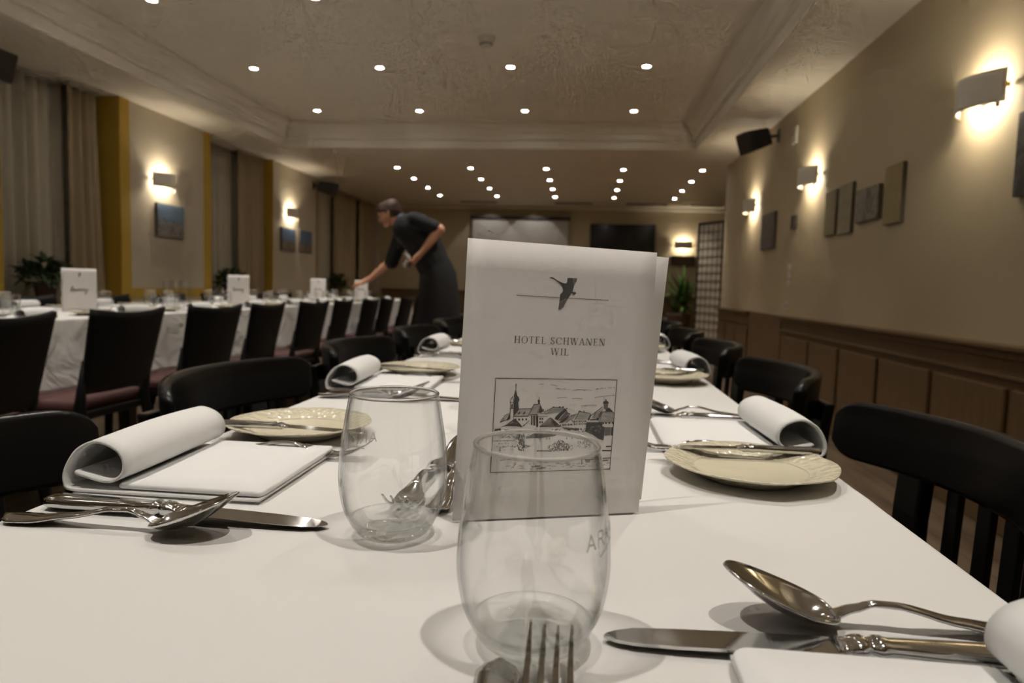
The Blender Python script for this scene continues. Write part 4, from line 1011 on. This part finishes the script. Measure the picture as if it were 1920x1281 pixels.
# ------------------------------------------------------------------ settings on the window table
rv = random.Random(77)
for k in range(10):
    y = LA[k]-.02 if k < len(LA) else 7.4
    for side, x0, d in ((1, LX1, -1), (0, LX0, 1)):
        sd = 'aisle' if side else 'window'
        yy = y+(0 if side else .12)
        G = 'place settings on the window table'
        NAP.put((x0+d*.01, yy, T+.0002), PI+rv.uniform(-.15, .15) if side else rv.uniform(-.15, .15), 'white rolled napkin at the %s %s-side place of the window table' % (ORD[k], sd), G)
        PLATE.put((x0+d*.11, yy-d*-.19*(1 if side else 1), T+.0004), 0, 'cream side plate at the %s %s-side place of the window table' % (ORD[k], sd), G)
        BKNIFE.put((x0+d*.03, yy-d*-.14, T+.0135), PI+.1 if side else .1, 'butter knife at the %s %s-side place of the window table' % (ORD[k], sd), G)
        GLASS.put((x0+d*.27, yy+.10+rv.uniform(-.02, .02), T+.0004), rv.uniform(0, 6), 'stemless glass at the %s %s-side place of the window table' % (ORD[k], sd), G)
for k, (x, y) in enumerate([(-2.36, 2.60), (-2.36, 3.72), (-2.38, 4.95), (-2.38, 6.0), (-2.40, 6.9)]):
    LOW.put((x, y, T+.0004), 0, '%s low tumbler down the middle of the window table' % ORD[k], 'low tumblers on the window table')
def tall_glass():
    t = thing('tall_glass', 'x', 'glass')
    MB().lathe([(.021, .012), (.023, .16), (.0228, .162), (.0218, .162), (.0214, .16), (.0195, .014)], 28).build('wall', 'glass', t, True)
    MB().lathe([(0, 0), (.019, 0), (.021, .003), (.021, .012), (.0195, .014), (0, .012)], 28).build('base', 'gbase', t, True); return t
TG = Stamp(tall_glass())
for k in range(3): TG.put((-2.44+.012*k, 3.80+.075*k, T+.0004), 0, 'slim tall glass in the group of three before the yellow border, %s in line' % ORD[k], 'three slim glasses on the window table')

# ================================================================== WAITER
def capsules(name, bones, mt, parent, voxel=.006, smooth=3):
    """bones (p0, r0, p1, r1[, squash axis, factor]) fused into one continuous skin"""
    m = MB()
    for b in bones:
        p0, r0, p1, r1 = Vector(b[0]), b[1], Vector(b[2]), b[3]; d = (p1-p0)
        L = d.length; d = d.normalized() if L > 1e-6 else Vector((0, 0, 1)); q = d.orthogonal().normalized(); e = d.cross(q)
        rings = []
        for k in range(1, 6): a = PI/2*k/5; rings.append((p0-d*r0*math.cos(a), r0*math.sin(a)))
        for k in range(1, 5): rings.append((p0.lerp(p1, k/5), r0+(r1-r0)*k/5))
        for k in range(5): a = PI/2*k/5; rings.append((p1+d*r1*math.sin(a), r1*math.cos(a)))
        m.rings([[c+(q*math.cos(2*PI*j/14)+e*math.sin(2*PI*j/14))*r for j in range(14)] for c, r in rings])
    o = m.build(name, mt, parent, True)
    x = o.modifiers.new('fuse', 'REMESH'); x.mode = 'VOXEL'; x.voxel_size = voxel; x.use_smooth_shade = True
    x = o.modifiers.new('soft', 'SMOOTH'); x.factor = .5; x.iterations = smooth
    return bake(o)
person = thing('person', 'waiter in black shirt and long dark apron bending over the window table', 'person', (-1.28, 6.0, 0))
O = Vector((-1.28, 6.0, 0)); R_ = lambda x, y, z: Vector((x, y, z))-O
hc = R_(-1.752, 6.0, 1.538); hf = Vector((-.86, -.12, -.42)).normalized(); hs = hf.cross(Vector((0, 0, 1))).normalized(); hu = hs.cross(hf)
hl = lambda f, s, u: hc+(hf*f+hs*s+hu*u)*.88      # head frame: forward, side, up
neck0 = R_(-1.625, 6.0, 1.475)
body = [  # torso under the shirt, pelvis
    (R_(-1.28, 6.0, .98), .13, R_(-1.34, 6.0, 1.14), .12), (R_(-1.34, 6.0, 1.14), .12, R_(-1.54, 6.0, 1.41), .12),
    (R_(-1.52, 5.88, 1.44), .06, R_(-1.62, 6.14, 1.42), .06), (neck0, .058, hl(-.035, 0, -.075), .052),
    # skull, jaw, chin, nose, brow, ears
    (hl(-.03, 0, .030), .072, hl(.02, 0, .024), .069), (hl(.025, 0, -.02), .058, hl(.045, 0, -.065), .040), (hl(.072, 0, -.088), .019, hl(.066, 0, -.094), .019),
    (hl(.090, 0, .015), .009, hl(.106, 0, -.024), .013), (hl(.080, .034, .028), .011, hl(.080, -.034, .028), .011), (hl(.06, .04, -.025), .024, hl(.06, -.04, -.025), .024),
    (hl(-.012, .083, .010), .012, hl(-.004, .080, -.026), .008), (hl(-.012, -.083, .010), .012, hl(-.004, -.080, -.026), .008)]
sl, el, wl_ = R_(-1.475, 5.85, 1.475), R_(-1.250, 5.83, 1.402), R_(-1.395, 5.795, 1.200)
sr, er, wr_ = R_(-1.66, 6.16, 1.405), R_(-1.775, 6.20, 1.13), R_(-2.00, 6.25, .962)
body += [(sl, .052, el, .044), (el, .043, el.lerp(wl_, .35), .042), (el.lerp(wl_, .35), .042, wl_, .027)]
body += [(sr, .052, er, .044), (er, .043, er.lerp(wr_, .35), .041), (er.lerp(wr_, .35), .041, wr_, .026)]
# reaching hand: palm, four fingers pointing down to the card, thumb from the palm's side
pr = wr_+Vector((-.085, .015, -.035))
body += [(wr_, .026, wr_.lerp(pr, .6)+Vector((0, -.018, 0)), .024), (wr_, .024, pr+Vector((0, .022, 0)), .022), (pr+Vector((0, -.028, 0)), .015, pr+Vector((0, .030, 0)), .015)]
for k, (dy, L) in enumerate(((-.032, .072), (-.011, .082), (.011, .078), (.031, .062))):
    a = pr+Vector((-.006, dy, 0)); b = a+Vector((-.58*L, dy*.25, -.22*L)); c = b+Vector((-.22*L, 0, -.42*L))
    body += [(a, .0105, b, .0095), (b, .0095, c, .008)]
a = wr_.lerp(pr, .45)+Vector((0, -.03, -.008)); b = a+Vector((-.035, -.022, -.022)); body += [(a, .014, b, .011), (b, .011, b+Vector((-.028, .006, -.016)), .009)]
# holding hand: palm behind the glass, fingers curled round it
gl_c = R_(-1.525, 5.772, 1.105); pl = wl_+Vector((-.055, -.004, -.058))
body += [(wl_, .027, pl, .030), (pl+Vector((.01, -.012, .02)), .02, pl+Vector((-.012, 0, -.032)), .02)]
ax = Vector((.35, -.18, .92)).normalized(); e1 = (pl-gl_c); e1 = (e1-ax*e1.dot(ax)).normalized(); e2 = ax.cross(e1)
for k, (h, n, rr) in enumerate(((.030, 4, .0095), (.010, 4, .010), (-.010, 4, .0095), (-.028, 3, .0085))):
    prev = None
    for j in range(n+1):
        th = .25+.48*j; p = gl_c+ax*h+(e1*math.cos(th)+e2*math.sin(th))*.047
        if prev is not None: body.append((prev, rr, p, rr*.94))
        prev = p
prev = None
for j in range(4):
    th = -.2-.42*j; p = gl_c+ax*(.030+.004*j)+(e1*math.cos(th)+e2*math.sin(th))*.048
    if prev is not None: body.append((prev, .0115, p, .010))
    prev = p
# legs
for s in (-1, 1):
    hip, kn, an = R_(-1.28, 6.0+s*.09, .95), R_(-1.27, 6.0+s*.10, .52), R_(-1.24, 6.0+s*.11, .09)
    body += [(hip, .085, kn, .058), (kn, .056, an, .038), (an, .04, R_(-1.37, 6.0+s*.13, .04), .035)]
capsules('body', body, 'skin', person, .0048, 3)
# eyes, mouth, hair
for s in (-1, 1):
    m = MB(); c = hl(.092, s*.031, .008); m.lathe([(0, -.006), (.008, -.004), (.0105, 0), (.008, .004), (0, .006)], 12, c); m.build('eye', 'eye', person, True)
capsules('mouth', [(hl(.101, -.018, -.058), .0055, hl(.101, .018, -.058), .0055)], 'lip', person, .003, 1)
hb = [(hl(-.045, 0, .050), .083, hl(.010, 0, .060), .074), (hl(-.072, 0, .0), .070, hl(-.06, 0, .05), .080), (hl(.058, -.034, .074), .022, hl(.058, .034, .074), .022)]
hb += [(hl(.03, s*.055, .062), .028, hl(-.05, s*.052, .02), .040) for s in (-1, 1)]+[(hl(.012, s*.078, .045), .010, hl(-.03, s*.076, -.03), .018) for s in (-1, 1)]+[(hl(-.085, 0, -.03), .045, hl(-.075, 0, -.055), .035)]
capsules('hair', hb, 'hair', person, .006, 2)
# shirt, collar, apron, trousers, shoes
sh = [(R_(-1.315, 6.0+s*.06, 1.06), .140, R_(-1.42, 6.0+s*.07, 1.27), .145) for s in (-1, 1)]
sh += [(R_(-1.42, 6.0+s*.07, 1.27), .145, R_(-1.545, 6.0+s*.09, 1.40), .142) for s in (-1, 1)]
sh += [(R_(-1.50, 5.86, 1.465), .075, R_(-1.64, 6.15, 1.41), .075), (neck0, .072, R_(-1.56, 6.0, 1.44), .11), (R_(-1.62, 6.0, 1.27), .05, R_(-1.56, 6.0, 1.36), .10),
       (sl, .080, sl.lerp(el, .80), .062), (sr, .078, sr.lerp(er, 1.02), .066)]
capsules('shirt', sh, 'shirt', person, .008, 5)
m = MB(); d = (hl(-.035, 0, -.075)-neck0).normalized(); q = d.orthogonal().normalized(); e = d.cross(q); rings = []
for k, (s, r) in enumerate(((-.005, .080), (.022, .072), (.034, .068), (.036, .064), (.02, .062))): rings.append([neck0+d*s+(q*math.cos(2*PI*j/24)+e*math.sin(2*PI*j/24))*r for j in range(24)])
m.rings(rings, cap=False).build('collar', 'collar', person, True)
ap = []
for z, cx, rx, ry in ((1.17, -1.345, .125, .185), (1.10, -1.315, .142, .195), (1.02, -1.295, .160, .205), (.90, -1.288, .172, .21), (.75, -1.284, .184, .215), (.60, -1.282, .196, .22), (.42, -1.28, .206, .225), (.30, -1.28, .21, .228), (.30, -1.28, .19, .20)):
    tilt = max(0, (z-.9))*-.9
    ap.append([R_(cx+rx*math.cos(t)+.008*math.sin(7*t)*(1.2-z), 6.0+ry*math.sin(t), z+tilt*-.35*math.cos(t)*rx/.15*.4) for t in (2*PI*k/40 for k in range(40))])
MB().rings(ap, cap=False).build('long_apron', 'apron', person, True)
m = MB()
for s in (-1, 1): m.tube([R_(-1.275, 6.0+s*.10, .62), R_(-1.265, 6.0+s*.105, .35), R_(-1.245, 6.0+s*.11, .06)], [.10, .085, .075], 20, cap=False)
m.build('trousers', 'shirt', person, True)
for s in (-1, 1): capsules('shoe', [(R_(-1.22, 6.0+s*.11, .045), .045, R_(-1.40, 6.0+s*.135, .038), .038)], 'shoe', person, .008, 2)
# the glass in the waiter's hand
g = copy_tree(GLASS.p); g['label'] = 'stemless glass held in the waiter\'s bent arm'; g['group'] = ''; del g['group']
g.rotation_mode = 'QUATERNION'; g.rotation_quaternion = ax.to_track_quat('Z', 'Y'); g.location = gl_c+O-ax*.045

cl_ = [(gl_c+O+ax*(-.022+.014*k)+e1*(.010*math.cos(2.1*k))+e2*(.010*math.sin(2.1*k)), .018, gl_c+O+ax*(-.012+.015*k)-e1*(.008*math.cos(1.3*k)), .016) for k in range(5)]  # white cloth added so the held glass shows bright, in place of highlights
cb = capsules('highlight_cloth', cl_+[(gl_c+O+ax*.05, .02, gl_c+O+ax*.075-e1*.03, .012)], 'napkin', None, .004, 2)
tag(cb, 'white cloth added in the glass the waiter holds, standing for its bright highlights', 'cloth')

# ------------------------------------------------------------------ pieces that belong to a part become its sub-parts
SUB = dict(etched_lettering=('bowl',), swan_emblem=('front_cover',), swan_feathers=('front_cover',), emblem_rule=('front_cover',), hotel_name=('front_cover',),
           town_engraving=('front_cover',), engraving_shading=('front_cover',), engraving_hatching=('front_cover',), handwriting=('front_cover',),
           display=('casing',), grille=('cabinet',), slot_ring=('sensor_body',),
           lattice_bar=('paper',), collar=('shirt',), eye=('body',), mouth=('body',), hair=('body',), knob=('shade',), tine=('head',))
stem_of = lambda o: o.name.split('.')[0]
for o in list(C.objects):
    want = SUB.get(stem_of(o))
    if want and o.parent:
        for sib in o.parent.children:
            if stem_of(sib) in want:
                if stem_of(o) == 'grille': o.location = (0, 0, 0); o.rotation_quaternion = (1, 0, 0, 0)
                o.parent = sib; break
